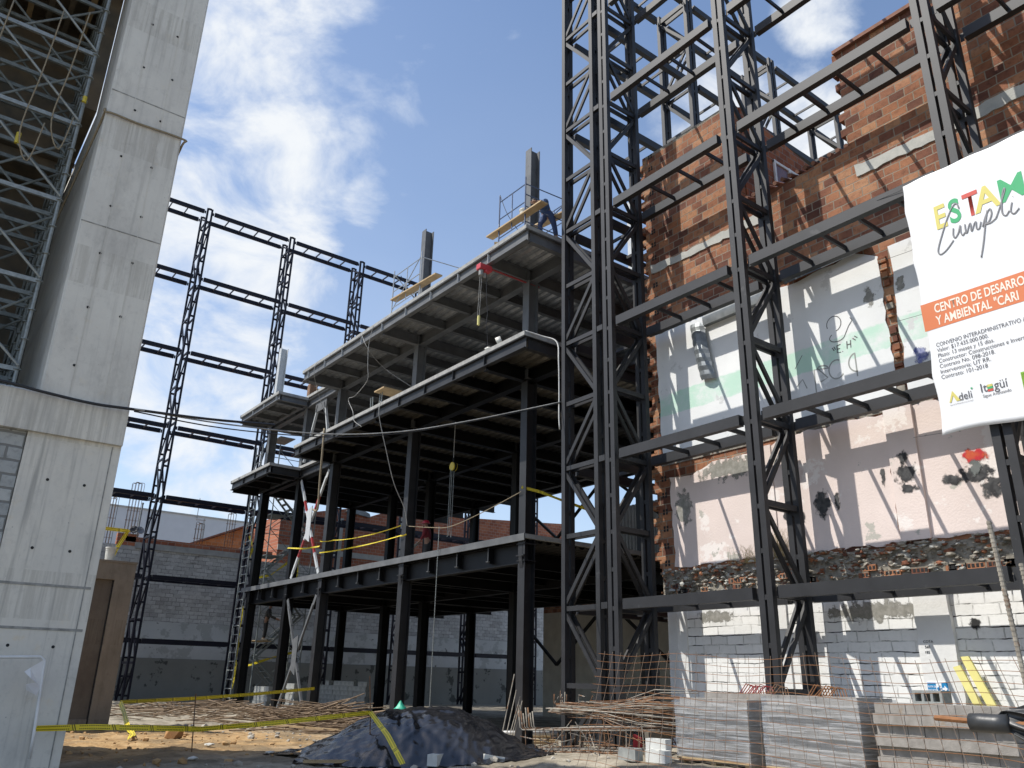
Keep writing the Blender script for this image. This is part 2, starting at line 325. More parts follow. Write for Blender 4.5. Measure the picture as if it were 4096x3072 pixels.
K['redcloth'] = mat('red cloth', (.50,.05,.07), (.4,.04,.05), rough=.8)
K['skin'] = mat('skin', (.30,.17,.11), rough=.6)
K['shirt_red'] = mat('dark red shirt', (.16,.015,.022), (.12,.012,.018), scale=10, rough=.9, bumps=.3)
K['shirt_blue'] = mat('blue work shirt', (.04,.075,.16), (.06,.10,.19), scale=10, rough=.9, bumps=.3)
K['jeans'] = mat('blue jeans', (.03,.05,.12), (.045,.07,.15), scale=10, rough=.9)
K['darkcloth'] = mat('dark work clothes', (.03,.03,.032), (.045,.045,.045), scale=10, rough=.9)
K['helmet'] = mat('red hard hat', (.45,.02,.04), rough=.35)
K['boot'] = mat('leather boot', (.40,.34,.25), (.3,.25,.18), rough=.8)
K['drygrass'] = mat('dry grass', (.42,.33,.16), (.34,.27,.12), scale=6, rough=.9)
def tapemat():
    mt, t, b = newmat('yellow caution tape'); b.inputs['Roughness'].default_value = .4
    uv = t.nodes.new('ShaderNodeUVMap'); s = t.nodes.new('ShaderNodeSeparateXYZ'); t.links.new(uv.outputs[0], s.inputs[0])
    u, v = s.outputs[0], s.outputs[1]
    # two rows of letter-like dashes, split by slanted bars
    lt = mth(t, 'GREATER_THAN', mth(t, 'FRACT', mth(t, 'MULTIPLY', u, 22)), .38)
    rows = mth(t, 'MULTIPLY', mth(t, 'GREATER_THAN', mth(t, 'FRACT', mth(t, 'ADD', mth(t, 'MULTIPLY', v, 2), 0)), .3), mth(t, 'LESS_THAN', mth(t, 'FRACT', mth(t, 'MULTIPLY', v, 2)), .72))
    word = mth(t, 'LESS_THAN', mth(t, 'FRACT', u), .78)
    sl = mth(t, 'FRACT', mth(t, 'ADD', u, mth(t, 'MULTIPLY', v, .05)))
    barm = mth(t, 'MULTIPLY', mth(t, 'MULTIPLY', mth(t, 'GREATER_THAN', sl, .83), mth(t, 'LESS_THAN', sl, .96)), mth(t, 'GREATER_THAN', mth(t, 'FRACT', mth(t, 'MULTIPLY', sl, 18)), .5))
    k = mth(t, 'MAXIMUM', mth(t, 'MULTIPLY', mth(t, 'MULTIPLY', lt, rows), word), barm)
    t.links.new(mixc(t, mth(t, 'MULTIPLY', k, .88), (.78,.62,.03), (.03,.025,.01)), b.inputs['Base Color'])
    return mt
K['tape'] = tapemat()
def tarpmat():
    mt, t, b = newmat('black polythene sheet'); b.inputs['Base Color'].default_value = (.018,.02,.026,1); b.inputs['Roughness'].default_value = .22; b.inputs['Specular IOR Level'].default_value = .9
    v = coords(t)
    t.links.new(ramp(t, tnoise(t, v, 4, 6), [(.35, (.009,.010,.013)), (.7, (.022,.022,.024))]), b.inputs['Base Color'])
    t.links.new(ramp(t, tnoise(t, v, 3, 4), [(.3, (.12,)*3), (.7, (.24,)*3)]), b.inputs['Roughness'])
    def ridge(s_, d_): return mth(t, 'ABSOLUTE', mth(t, 'SUBTRACT', tnoise(t, v, s_, 3, .45, d_), .5))
    h = mth(t, 'ADD', ridge(2.4, .6), mth(t, 'MULTIPLY', ridge(6, .9), .45))
    bump(t, b, h, .3, .03); return mt
K['sheet'] = mat('dusty black sheet', (.02,.022,.024), (.05,.052,.054), scale=4, rough=.42, spec=.5, bumps=.5, bscale=7)
K['tarp'] = tarpmat()
def wrapmat():
    mt, t, b = newmat('stretch wrap film'); v = coords(t, (.9, .9, 24))
    gl = t.nodes.new('ShaderNodeBsdfGlossy'); gl.inputs['Roughness'].default_value = .22; gl.inputs['Color'].default_value = (.95,.96,1,1)
    tr = t.nodes.new('ShaderNodeBsdfTransparent'); tr.inputs['Color'].default_value = (.93,.94,.95,1)
    df = t.nodes.new('ShaderNodeBsdfDiffuse'); df.inputs['Color'].default_value = (.60,.61,.62,1)
    n1 = tnoise(t, v, 1.6, 6, .6, .5); f = mth(t, 'ADD', .16, mth(t, 'MULTIPLY', smooth(t, n1, .42, .68), .5))
    m1 = t.nodes.new('ShaderNodeMixShader'); t.links.new(f, m1.inputs[0]); t.links.new(tr.outputs[0], m1.inputs[1]); t.links.new(df.outputs[0], m1.inputs[2])
    m2 = t.nodes.new('ShaderNodeMixShader'); m2.inputs[0].default_value = .10; t.links.new(m1.outputs[0], m2.inputs[1]); t.links.new(gl.outputs[0], m2.inputs[2])
    bp = t.nodes.new('ShaderNodeBump'); bp.inputs['Strength'].default_value = .5; bp.inputs['Distance'].default_value = .012; t.links.new(tnoise(t, coords(t, (1.2, 1.2, 15)), 1.8, 5, .6, .7), bp.inputs['Height'])
    t.links.new(bp.outputs[0], gl.inputs['Normal']); t.links.new(bp.outputs[0], df.inputs['Normal'])
    t.links.new(m2.outputs[0], t.nodes['Material Output'].inputs[0]); return mt
K['wrap'] = wrapmat()
def flat(name, c, rough=.6):
    mt, t, b = newmat(name); b.inputs['Base Color'].default_value = (*c, 1); b.inputs['Roughness'].default_value = rough; b.inputs['Specular IOR Level'].default_value = .3; return mt
def spraymat(name, c, c2=None, th=.5):
    """soft-edged spray paint or stain patch"""
    mt, t, b = newmat(name); b.inputs['Roughness'].default_value = .8
    g = t.nodes.new('ShaderNodeTexCoord').outputs['Generated']
    mpn = t.nodes.new('ShaderNodeVectorMath'); mpn.operation = 'DISTANCE'; t.links.new(g, mpn.inputs[0]); mpn.inputs[1].default_value = (.5,.5,.5)
    s = t.nodes.new('ShaderNodeSeparateXYZ'); t.links.new(g, s.inputs[0]); c3 = t.nodes.new('ShaderNodeCombineXYZ'); c3.inputs[0].default_value = .5
    t.links.new(s.outputs[1], c3.inputs[1]); t.links.new(s.outputs[2], c3.inputs[2]); t.links.new(c3.outputs[0], mpn.inputs[0])
    n = tnoise(t, coords(t), 7, 6, .6)
    a = mth(t, 'ADD', mth(t, 'SUBTRACT', .62, mth(t, 'MULTIPLY', mpn.outputs['Value'], 1.35)), mth(t, 'MULTIPLY', mth(t, 'SUBTRACT', n, .5), 1.2))
    t.links.new(smooth(t, a, .12, .34), b.inputs['Alpha'])
    t.links.new(ramp(t, tnoise(t, coords(t), 9, 4), [(.4, c), (.7, c2 or c)]), b.inputs['Base Color']); return mt
def dirtmat():
    mt, t, b = newmat('site ground'); b.inputs['Roughness'].default_value = .95; b.inputs['Specular IOR Level'].default_value = .15
    v = coords(t); s = t.nodes.new('ShaderNodeSeparateXYZ'); t.links.new(v, s.inputs[0])
    n1 = tnoise(t, v, .45, 6, .6); n2 = tnoise(t, v, 3.5, 7, .65); n3 = tnoise(t, v, 22, 4, .6)
    grey = ramp(t, n2, [(.3, (.22,.19,.145)), (.55, (.36,.32,.25)), (.8, (.45,.41,.34))])
    orange = ramp(t, n2, [(.28, (.20,.115,.05)), (.5, (.40,.26,.125)), (.8, (.50,.36,.20))])
    dv = t.nodes.new('ShaderNodeVectorMath'); dv.operation = 'DISTANCE'; t.links.new(v, dv.inputs[0]); dv.inputs[1].default_value = (5.2, 21.5, .2)
    f = mth(t, 'SUBTRACT', 1, smooth(t, mth(t, 'ADD', dv.outputs['Value'], mth(t, 'MULTIPLY', mth(t, 'SUBTRACT', n1, .5), 5)), 3.6, 7.4))
    col = mixc(t, f, grey, orange)
    damp = mth(t, 'MULTIPLY', smooth(t, tnoise(t, v, .8, 5), .42, .6), .55)
    col = mixc(t, damp, col, (.10,.085,.06))
    col = mixc(t, smooth(t, n3, .66, .74), col, (.5,.47,.4))
    t.links.new(col, b.inputs['Base Color']); bump(t, b, mth(t, 'ADD', n2, mth(t, 'MULTIPLY', n3, .5)), .8, .06); return mt
K['dirt'] = dirtmat()
# ---------------------------------------------------------------- ground
def sg(x): return 1/(1+math.exp(-max(-40, min(40, x))))
def gz(x, y):
    z = .40*sg((13.6-y)/.7)*sg((x-9.3)/.8) + .18*math.exp(-((x-4.5)/4.5)**2-((y-19)/6)**2) + .30*sg((y-33)/4)*sg((20-x)/5)
    return z
def gzn(x, y):
    f = 1 if x < 13 else .25
    return gz(x, y) + f*(.05*noise.noise(Vector((x*.9, y*.9, 3))) + .035*noise.noise(Vector((x*3.1, y*3.1, 8))) + .02*noise.noise(Vector((x*8, y*8, 1))))
def ground():
    b = MB()
    def axis(a, c, lo, hi, fine, n): return sorted(set([round(lo+(hi-lo)*i/fine, 4) for i in range(fine+1)] + [a, a*.3, c*.3, c] + [lo-4*i for i in range(1, n)] + [hi+5*i for i in range(1, n)]))
    xs = axis(-900, 900, -3, 17, 200, 6); ys = axis(-900, 900, 8, 36, 230, 5)
    for y in ys:
        for x in xs: b.v.append((x, y, gzn(x, y) if -6 < x < 45 and -6 < y < 60 else gz(x, y)))
    nx = len(xs)
    for j in range(len(ys)-1):
        for i in range(nx-1): b.f.append((j*nx+i, j*nx+i+1, (j+1)*nx+i+1, (j+1)*nx+i)); b.m.append(0)
    o = b.build('ground', K['dirt'], smooth=True); struct(o); o['label'] = 'dirt and gravel floor of the building site'
ground()

# ---------------------------------------------------------------- concrete building on the left
def concrete_building():
    t = thing('concrete_building', (1.8, 13.2, 0), 'raw concrete building with tall smooth pier, ledge beam and block infill at the left', 'building')
    b = MB(); X0, X1 = 1.21, 2.46
    b.prism([(X0+.03, 13.2, 5.4), (X1-.03, 13.2, 5.4), (X1, 13.23, 5.4), (X1, 14.7, 5.4), (X0, 14.7, 5.4), (X0, 13.23, 5.4)], (0, 0, 9.8)); b.box(X0+.01, X1-.01, 14.7, 19.6, 4.84, 11.4)
    for z in (8.37, 10.95): b.box(X0+.01, X1-.02, 13.196, 13.2, z-.01, z+.01, 1)
    for x in (1.60, 2.075): b.box(x-.004, x+.004, 13.195, 13.2, 5.5, 15, 2)
    hs = [(1.61,12.59),(2.05,12.57),(1.62,11.63),(2.11,11.62),(1.63,10.71),(2.06,10.69),(1.58,9.74),(2.07,9.73),(1.59,8.77),(2.07,8.75),(1.59,7.89),(2.08,7.88),(1.59,6.93),(2.07,6.91),(1.58,5.95)]
    b.build('pier', [K['pier'], K['joint'], K['pier_low']], t)
    b2 = MB(); b2.box(X0-.02, X1, 13.22, 19.4, -1.5, 4.83)
    for z in (2.70, 2.115): b2.box(X0-.02, X1-.04, 13.212, 13.22, z-.02, z+.015, 1)
    b2.box(X1-.13, X1-.115, 13.214, 13.22, -1, 4.8, 1)
    b2.build('lower_pier', [K['pier_low'], K['joint']], t)
    for x, z in hs + [(1.57,4.17),(2.06,4.16),(1.54,1.88),(2.09,1.88),(1.57,3.19),(2.05,3.19)]:
        y = 13.2 if z > 5 else 13.22
        h = MB(); h.path([(x, y-.004, z), (x, y+.02, z)], .022, 10, 0); h.path([(x, y-.002, z), (x, y+.01, z)], .036, 12, 1); h.build('tie_hole', [K['dark_hole'], K['pier_low']], t)
    b3 = MB(); b3.prism([(-9, 13.15, 4.83), (-9, 13.15, 5.41), (-9, 13.3, 5.47), (-9, 13.6, 5.47), (-9, 13.6, 4.83)], (X1+9.0, 0, 0)); b3.build('ledge_beam', K['pier_low'], t)
    b4 = MB(); b4.box(-9, X0-.03, 13.26, 13.4, -1, 4.825); b4.build('block_infill', K['infill'], t)
    b5 = MB(); b5.box(-9, X0, 17.8, 18.0, 5.2, 11.3); b5.box(-9, X0-.02, 16.6, 16.8, 11.3, 14.95); b5.box(-9, X0-.02, 16.8, 18.0, 11.1, 11.3); b5.box(-9, X0-.02, 13.6, 16.6, 14.4, 14.95); b5.box(1.0, X0-.01, 14.71, 16.8, 11.41, 14.95); b5.box(-9.2, -9, 13.6, 18.0, 5.2, 15); b5.box(-9, X0, 13.6, 17.8, 5.0, 5.3)
    for k in range(3): b5.box(-9, X0-.02, 14+1.0*k, 14.12+1.0*k, 14.2, 14.39)
    b5.build('shored_hall', K['interior'], t)
    b6 = MB(); px0, px1, y = 4.55, 5.62, 24.9
    b6.box(2.4, px1, y, y+.35, 3.95, 4.42); b6.box(5.12, px1, y, y+.35, -.5, 3.95); b6.box(2.46, px1+.02, y-.02, y+4, 4.42, 4.47)
    b6.build('portal_wall', K['portal'], t)
    b7 = MB(); b7.box(2.4, 5.118, y+.12, y+.3, -.5, 3.948); b7.box(5.09, 5.118, y+.06, y+.12, -.3, 3.94, 1); b7.box(2.46, 5.08, y+.04, y+.12, -.3, .36, 2); b7.build('recessed_panel', [K['portal_dark'], K['dark_hole'], K['portal']], t)
concrete_building()

def scaffold_tower():
    t = thing('shoring_scaffold', (.9, 13.75, 5.47), 'dense galvanised shoring scaffold filling the dark hall left of the concrete pier', 'scaffold')
    xs = [.9, -.67, -2.24, -3.81]; ys = [13.75, 14.35, 14.95, 15.55, 16.2, 17.3]
    zs = [5.87, 7.37, 8.87, 10.37, 11.87, 13.37]
    def mm(i): return K['galv'] if i == 0 else K['galv_dark']
    for i, y in enumerate(ys):
        for x in xs:
            b = MB(); b.path([(x, y, 5.3), (x, y, 14.35 if y < 16.5 else 11.05)], .03 if i == 0 else .026, 8)
            for k in range(17): z = 5.87+.5*k; b.path([(x, y, z-.006), (x, y, z+.006)], .062, 8)
            b.build('standard', mm(i), t)
        for z in (zs if y < 16.5 else zs[:4]):
            for x0, x1 in zip(xs, xs[1:]):
                b = MB(); b.bar((x0, y, z), (x1, y, z), .05, .07); b.build('ledger', mm(i), t)
        if i < 5:
            for z0, z1 in zip(zs, zs[1:]):
                for x0, x1 in zip(xs, xs[1:]):
                    b = MB(); b.path([(x0, y-.05, z0+.05), (x1, y-.05, z1-.02)] if i % 2 == 0 else [(x0, y-.05, z1-.05), (x1, y-.05, z0+.05)], .022, 6); b.build('brace', mm(i), t)
    for x in xs:
        for j, (y0, y1) in enumerate(zip(ys, ys[1:])):
            for z in [q+dq for q in zs for dq in ((0, .5, 1.0) if x > -1 else (0,))]:
                b = MB(); b.bar((x, y0, z+.06), (x, y1, z+.06), .045, .05); b.build('transom', mm(1), t)
    for k in range(14):
        x = .75-.33*k; b = MB(); b.box(x-.05, x+.05, 13.7, 16.5, 14.05+.02*(k % 2), 14.18); b.build('timber_beam', K['wood'] if k % 3 == 0 else K['interior'], t)
    for (x, y, z, dz) in ((.9, 13.72, 10.83, .12), (.12, 13.69, 9.6, .2), (-.1, 13.69, 12.6, .18), (.4, 13.69, 13.0, .12)):
        b = MB(); b.path([(x, y, z), (x, y, z+dz)], .036, 8); b.build('tape_band', K['yellow'], t)
scaffold_tower()
def strand(name, pts, r, m, label, cat, n=6, group=None, sub=5, sag=0):
    """a rope, cable or chain through the given points, smoothed"""
    P = [Vector(p) for p in pts]; out = []
    for i in range(len(P)-1):
        p0, p1, p2, p3 = P[max(i-1,0)], P[i], P[i+1], P[min(i+2, len(P)-1)]
        for k in range(sub):
            u = k/sub; q = .5*((2*p1) + (p2-p0)*u + (2*p0-5*p1+4*p2-p3)*u*u + (3*p1-p0-3*p2+p3)*u**3)
            if sag: q.z -= sag*4*u*(1-u)
            out.append(q)
    out.append(P[-1]); b = MB(); b.path(out, r, n); o = b.build(name, m, smooth=True); return tag(o, label, cat, group)
strand('rope', [(.98, 15.2, 8.9), (1.19, 13.4, 10.38), (1.21, 13.17, 10.45), (1.7, 13.17, 10.46), (2.47, 13.17, 10.49), (2.49, 13.25, 10.42), (2.49, 14, 10.2)], .019, K['rope'], 'brown hemp rope tied round the tall concrete pier', 'rope')
strand('cable', [(-1.5, 13.05, 5.5), (.5, 13.05, 5.45), (1.24, 13.05, 5.40), (1.9, 13.05, 5.37), (2.44, 13.05, 5.40), (3.75, 13.5, 5.62), (5.2, 14.3, 6.0)], .022, K['cable'], 'black cable bundle sagging along the ledge of the concrete building', 'cable')
for k, (x, ln) in enumerate(((1.0, .9), (.62, 1.6), (-.1, 2.2))):
    strand('lashing_rope', [(x-.35, 13.62, 12.6-.2*k), (x-.42, 13.6, 11.3-.3*k), (x-.5, 13.6, 10.2-.4*k), (x-.3, 13.6, 9.7-.4*k), (x-.2, 13.62, 10.4-.3*k)], .012, K['rope'],
           ['loose rope looped on the shoring scaffold closest to the pier', 'loose rope hanging mid way across the shoring scaffold', 'long loose rope at the outer side of the shoring scaffold'][k], 'rope', group='ropes on the shoring scaffold')
def pvc_marker():
    t = thing('pipe_marker', (2.0, 12.8, gz(2, 12.8)), 'white plastic pipe gate with a white rag flag before the concrete pier', 'marker')
    b = MB(); b.path([(2.02, 12.8, .5), (2.01, 12.8, .83), (1.955, 12.8, 1.70), (1.90, 12.8, 1.74), (.4, 12.8, 1.68)], .02, 8); b.build('pipe', K['pvc'], t, smooth=True)
    f = MB(); f.add([(1.94,12.79,1.70),(1.80,12.76,1.60),(1.74,12.75,1.55),(1.83,12.72,1.47),(1.90,12.76,1.42),(1.78,12.70,1.40),(1.80,12.72,1.33),(1.94,12.75,1.26),(1.965,12.79,1.35)], [(0,1,2,3,4,8),(4,5,6,7,8)]); o = f.build('flag', K['white'], t); s = o.modifiers.new('solid', 'SOLIDIFY'); s.thickness = .004
pvc_marker()
def bucket(name, c, r, h, label, m=None):
    t = thing(name, c, label, 'bucket'); x, y, z = c; b = MB(); b.path([(x, y, z), (x, y, z+h)], r*.85, 20, r1=r); b.build('body', m or K['bucket'], t, smooth=False)
    b = MB(); b.path([(x, y, z+h-.03), (x, y, z+h+.01)], r*1.06, 20); b.path([(x, y, z+h*.78), (x, y, z+h*.8)], r*1.02, 20); b.build('rim', m or K['bucket'], t)
    return t
bucket('bucket', (4.93, 25.1, 4.47), .15, .36, 'white plastic bucket standing on the tan portal of the concrete building')

# ---------------------------------------------------------------- lattice frames
def lattice(par, x0, x1, y0, y1, z0, z1, wide, m, cell=1.6675, cs=.125, phase=0, zref=3.28):
    b = MB(); lo, hi = (x0, x1) if wide == 'x' else (y0, y1); n0, n1 = (y0, y1) if wide == 'x' else (x0, x1)
    def P(w, n, z): return (w, n, z) if wide == 'x' else (n, w, z)
    k0 = math.ceil((z0+.2-zref)/cell)
    zs = [zref-.12+cell*k for k in range(k0, int((z1-zref)/cell)+1)]
    for n in (n0+cs*.5, n1-cs*.5):
        for i, z in enumerate(zs):
            b.bar(P(lo+cs, n, z), P(hi-cs, n, z), .06, .11)
            nz_ = zs[i+1]-.1 if i+1 < len(zs) else z1-.2
            a, c = (lo+cs*.7, hi-cs*.7) if (k0+i+phase) % 2 == 0 else (hi-cs*.7, lo+cs*.7)
            b.bar(P(a, n, z+.1), P(c, n, nz_), .055, .095)
        if zs and zs[0]-z0 > .6:
            a, c = (lo+cs*.7, hi-cs*.7) if (k0-1+phase) % 2 == 0 else (hi-cs*.7, lo+cs*.7)
            b.bar(P(a, n, z0+.1), P(c, n, zs[0]-.1), .055, .095)
    if n1-n0 > 2*cs+.01:
        z = z0+.4
        while z < z1:
            for w in (lo+cs*.5, hi-cs*.5): b.bar(P(w, n0+cs, z), P(w, n1-cs, z), cs*.9, .09)
            z += .83
    part = b.build('lattice_column', m, par)
    for w in (lo, hi-cs):
        for n in (n0, n1-cs):
            c = MB(); p0 = P(w, n, z0); p1 = P(w+cs, n+cs, z1)
            c.box(p0[0], p1[0], p0[1], p1[1], z0, z1); c.build('chord', m, part)
    return part
def ladder(par, axis, a0, a1, o0, o1, z, m, ns=3, w=.15, h=.22, pos=None):
    """two rails along an axis at the offsets o0, o1 with cross struts between"""
    b = MB()
    def P(a, o, zz): return (o, a, zz) if axis == 'y' else (a, o, zz)
    for o in (o0+w/2, o1-w/2):
        b.bar(P(a0, o, z-h/2), P(a1, o, z-h/2), w, h)
        for a, s in ((a0, -1), (a1, 1)): b.bar(P(a+s*.03*(1 if a1 > a0 else -1), o+.03, z-h/2), P(a+s*.10*(1 if a1 > a0 else -1), o+.03, z-h/2), .012, h*.86)
    part = b.build('ladder_beam', m, par)
    for f in (pos or [(i+1)/(ns+1) for i in range(ns)]):
        a = a0+(a1-a0)*f if pos is None else f
        c = MB(); c.bar(P(a, o0+w, z-.12), P(a, o1-w, z-.12), .045, .09); c.build('strut', m, part)
    return part
ZL = [3.28+3.335*k for k in range(7)]
def wall_frame():
    t = thing('lattice_frame', (13.3, 8, .3), 'charcoal steel lattice frame of tall towers and ladder beams before the brick wall', 'steel frame')
    m = K['steel']; XF, XR = 12.7, 13.92; top = ZL[-1]+.15
    lattice(t, 12.7, 13.02, 13.42, 14.73, .05, top, 'y', m, phase=1, cs=.13)
    for y0, y1 in ((12.86, 13.17), (8.95, 9.25), (4.58, 4.88), (.2, .5)): lattice(t, XF, XR, y0, y1, .2, top, 'x', m, phase=1)
    for z in ZL:
        ladder(t, 'y', 12.72, 9.38, XF, XR, z, m, pos=(11.6, 10.73, 9.87))
        ladder(t, 'y', 8.82, 5.0, XF, XR, z, m, ns=4)
        ladder(t, 'y', 4.46, .62, XF, XR, z, m, ns=4)
    for x in (17.06, 21.65, 26.0, 30.4): lattice(t, x, x+.32, 13.42, 14.73, .05, top, 'y', m, phase=1, cs=.13)
    for z in ZL:
        for a0, a1 in ((13.15, 16.93), (17.5, 21.52), (22.1, 25.87), (26.45, 30.27)): ladder(t, 'x', a0, a1, 13.42, 14.73, z, m)
        for xx, ww in ((12.76, .1), (13.1, .06)): b = MB(); b.bar((xx, 13.2, z-.11), (xx, 13.4, z-.11), ww, .14); b.build('link_plate', m, t)
wall_frame()
def far_frame():
    t = thing('lattice_frame', (9.9, 42.6, .3), 'navy steel lattice frame against the sky behind the left concrete pier', 'steel frame')
    m = K['navy']; LV = [3.02, 5.95, 9.84, 13.44, 17.61, 21.99, 26.1]
    for x in (.2, 5.0, 9.83, 14.76, 19.43, 24.2, 29.0, 33.8): lattice(t, x, x+.34, 42, 43.25, .1, 26.25, 'y', m, cell=1.95, cs=.095, zref=5.95)
    xs = [.2, 5.0, 9.83, 14.76, 19.43, 24.2, 29.0, 33.8]
    for z in LV:
        for a, c in zip(xs, xs[1:]): ladder(t, 'x', a+.46, c-.12, 42, 43.25, z, m, ns=4, w=.14, h=.21)
far_frame()

# ---------------------------------------------------------------- the steel building
CX, CY = (13.5, 18.1, 22.8), (17.16, 23.6, 29.85, 33.2, 37.5)
def steel_building():
    t = thing('steel_building', (13.5, 17.2, 0), 'unfinished steel framed building with three stepped decks at the middle of the site', 'building')
    def hcol(b, x, y, z0, z1, mi, fw_=.29, dp=.36):
        for xx in (x, x+dp-.025): b.box(xx, xx+.025, y, y+fw_, z0, z1, mi)
        b.box(x+.0255, x+dp-.0255, y+fw_/2-.01, y+fw_/2+.01, z0, z1, mi)
    for i, x in enumerate(CX):
        for j, y in enumerate(CY):
            b = MB(); hcol(b, x, y, -.3, 9.79, 0); hcol(b, x, y, 9.79, 13.3, 1)
            for z in (4.6, 5.05, 9.8, 12.95): b.box(x-.03, x+.39, y-.03, y+.32, z-.012, z+.012, 0 if z < 9 else 1)
            b.build('column', [K['black'] if i or j > 2 else K['steel'], K['grey'] if not i else K['mid']], t)
    for x, y, z1, m in ((13.5, 17.16, 17.78, 'grey'), (13.5, 23.6, 17.75, 'grey'), (18.1, 17.16, 17.7, 'white_steel'), (13.5, 37.5, 17.25, 'white_steel'), (18.1, 23.6, 17.7, 'grey')):
        b = MB(); hcol(b, x, y, 13.56, z1, 0); b.box(x-.06, x+.42, y-.06, y+.35, 13.56, 13.585); b.build('column_stub', K[m], t)
    b = MB(); hcol(b, 13.5, 33.2, 13.56, 14.1, 0); b.build('column_stub', K['rebar'], t)
    def ys_between(a, c): 
        return [y for y in (17.3, 18.9, 20.5, 22.1, 23.75, 25.3, 26.9, 28.45, 30.0, 31.6, 33.35, 34.8, 36.2, 37.65) if a <= y <= c]
    def floor(x0, x1, y0, y1, zt, zb, m, gx, edge=True, name='floor_slab', dk=K['deck'], jm=None):
        b = MB(); b.box(x0, x1, y0, y1, zt-.12, zt); s = b.build(name, K['slab'], t)
        d = MB(); n = int((x1-x0-.2)/.305); prof = []
        for i in range(n):
            a = x0+.1+.305*i
            prof += [(a, zt-.125), (a+.07, zt-.125), (a+.13, zt-.2), (a+.18, zt-.2), (a+.19, zt-.188), (a+.20, zt-.2), (a+.245, zt-.2)]
        prof.append((x0+.1+.305*n, zt-.125)); k = len(prof)
        if dk:
            d.v = [(p[0], yy, p[1]) for yy in (y0+.08, y1-.08) for p in prof]; d.f = [(i, i+1, k+i+1, k+i) for i in range(k-1)]; d.m = [0]*(k-1)
            d.build('steel_deck', dk, s)
        zz = zt-.19; h = zz-zb
        for X in gx:
            c = MB(); c.ibeam((X+.18, y0+.06, zb+h/2), (X+.18, y1-.06, zb+h/2), h, .24); c.build('girder', jm or m, t)
        for Y in ys_between(y0+.3, y1-.2):
            c = MB(); big = any(abs(Y-cy-.14) < .1 for cy in CY); hh = h*(1 if big else .78)
            c.ibeam((x0+.1, Y, zz-hh/2), (x1-.1, Y, zz-hh/2), hh, .2 if big else .15); c.build('joist', jm or m, t)
        if edge:
            he = h*.86; zc = zt-.13-he/2
            for p, q in (((x0+.09, y0+.02, zc), (x0+.09, y1-.02, zc)), ((x0+.2, y0+.09, zc), (x1-.02, y0+.09, zc)), ((x0+.2, y1-.09, zc), (x1-.02, y1-.09, zc)), ((x1-.09, y0+.2, zc), (x1-.09, y1-.2, zc))):
                c = MB(); c.ibeam(p, q, he, .16, .02); c.build('edge_beam', m, t)
            for Y in ys_between(y0+.3, y1-.3)[::1]:
                c = MB(); c.box(x0+.012, x0+.085, Y-.006, Y+.006, zc-he/2+.03, zc+he/2-.03); c.build('web_stiffener', K['white_steel'] if zt > 13 else m, t)
    # third deck, second deck, balconies of the stair bay, first floor
    floor(12.02, 24.3, 15.45, 30.55, 13.55, 12.95, K['grey'], (13.5, 18.1, 22.8))
    floor(13.45, 24.3, 30.56, 37.85, 13.5, 12.9, K['grey'], (13.5, 18.1, 22.8), edge=False)
    floor(12.02, 13.44, 33.05, 37.85, 13.35, 12.85, K['grey'], (), name='balcony_slab')
    floor(12.02, 24.3, 15.45, 30.55, 10.3, 9.72, K['mid'], (13.5, 18.1, 22.8), dk=K['deck_dark'], jm=K['black'])
    floor(13.45, 24.3, 30.56, 37.85, 10.2, 9.62, K['black'], (13.5, 18.1, 22.8), edge=False, dk=K['deck_dark'])
    floor(12.02, 13.44, 33.05, 37.85, 10.1, 9.55, K['mid'], (), name='balcony_slab', dk=K['deck_dark'], jm=K['black'])
    floor(13.46, 24.3, 17.1, 38.5, 5.3, 4.55, K['black'], (13.55, 18.1, 22.8), edge=False, dk=K['black'])
    b = MB(); b.box(13.42, 13.455, 17.1, 38.5, 5.12, 5.31); b.build('edge_form', K['grey'], t)
    for k in range(14):
        y = 17.25+1.6*k; b = MB(); b.box(13.5, 13.512, y-.008, y+.008, 4.72, 5.11); b.box(13.47, 13.54, y-.06, y+.06, 4.70, 4.716); b.build('edge_hanger', K['grey'], t)
    for y in (17.16, 23.6, 29.85):
        b = MB(); b.box(13.44, 13.5, y-.02, y+.31, 4.72, 4.75); b.prism([(13.49, y+.06, 4.72), (13.44, y+.06, 4.72), (13.49, y+.06, 4.42)], (0, .14, 0)); b.build('bracket', K['steel'], t)
    # braced bay
    def brace(p, q, mats, r=.07):
        p, q = Vector(p), Vector(q)
        def at(f): return p+(q-p)*f
        b = MB(); X = Vector((1,0,0))
        segs = [(0,.1,.16,0),(.07,.24,.11,0),(.24,.36,.085,1),(.36,.47,.11,0),(.53,.64,.11,0),(.64,.80,.085,1),(.80,.95,.11,0),(.9,1,.16,0)]
        for a, c, w, mi in segs: b.bar(at(a), at(c), w, .08 if w < .15 else .03, X, mi)
        b.build('cross_brace', mats, t)
    for (z0, z1, mats) in ((5.35, 9.55, [K['white_steel'], K['red_steel']]), (.1, 4.5, [K['grey'], K['grey']])):
        brace((13.55, 33.1, z1), (13.55, 30.35, z0), mats); brace((13.57, 30.35, z1), (13.57, 33.1, z0), mats)
        zc = (z0+z1)/2; b = MB(); b.prism([(13.5, 31.72-.22, zc-.75), (13.5, 31.72+.22, zc-.55), (13.5, 31.72+.24, zc+.6), (13.5, 31.72-.2, zc+.75)], (.03, 0, 0)); b.build('gusset_plate', mats[0], t)
    for y in (33.05, 30.5):
        b = MB(); b.bar((13.55, 31.75+(.35 if y > 32 else -.35), 12.75), (13.55, y, 10.35), .07, .1, (1,0,0)); b.build('cross_brace', K['white_steel'], t)
    b = MB(); b.box(13.5, 13.54, 31.2, 32.3, 12.45, 12.9); b.build('gusset_plate', K['grey'], t)
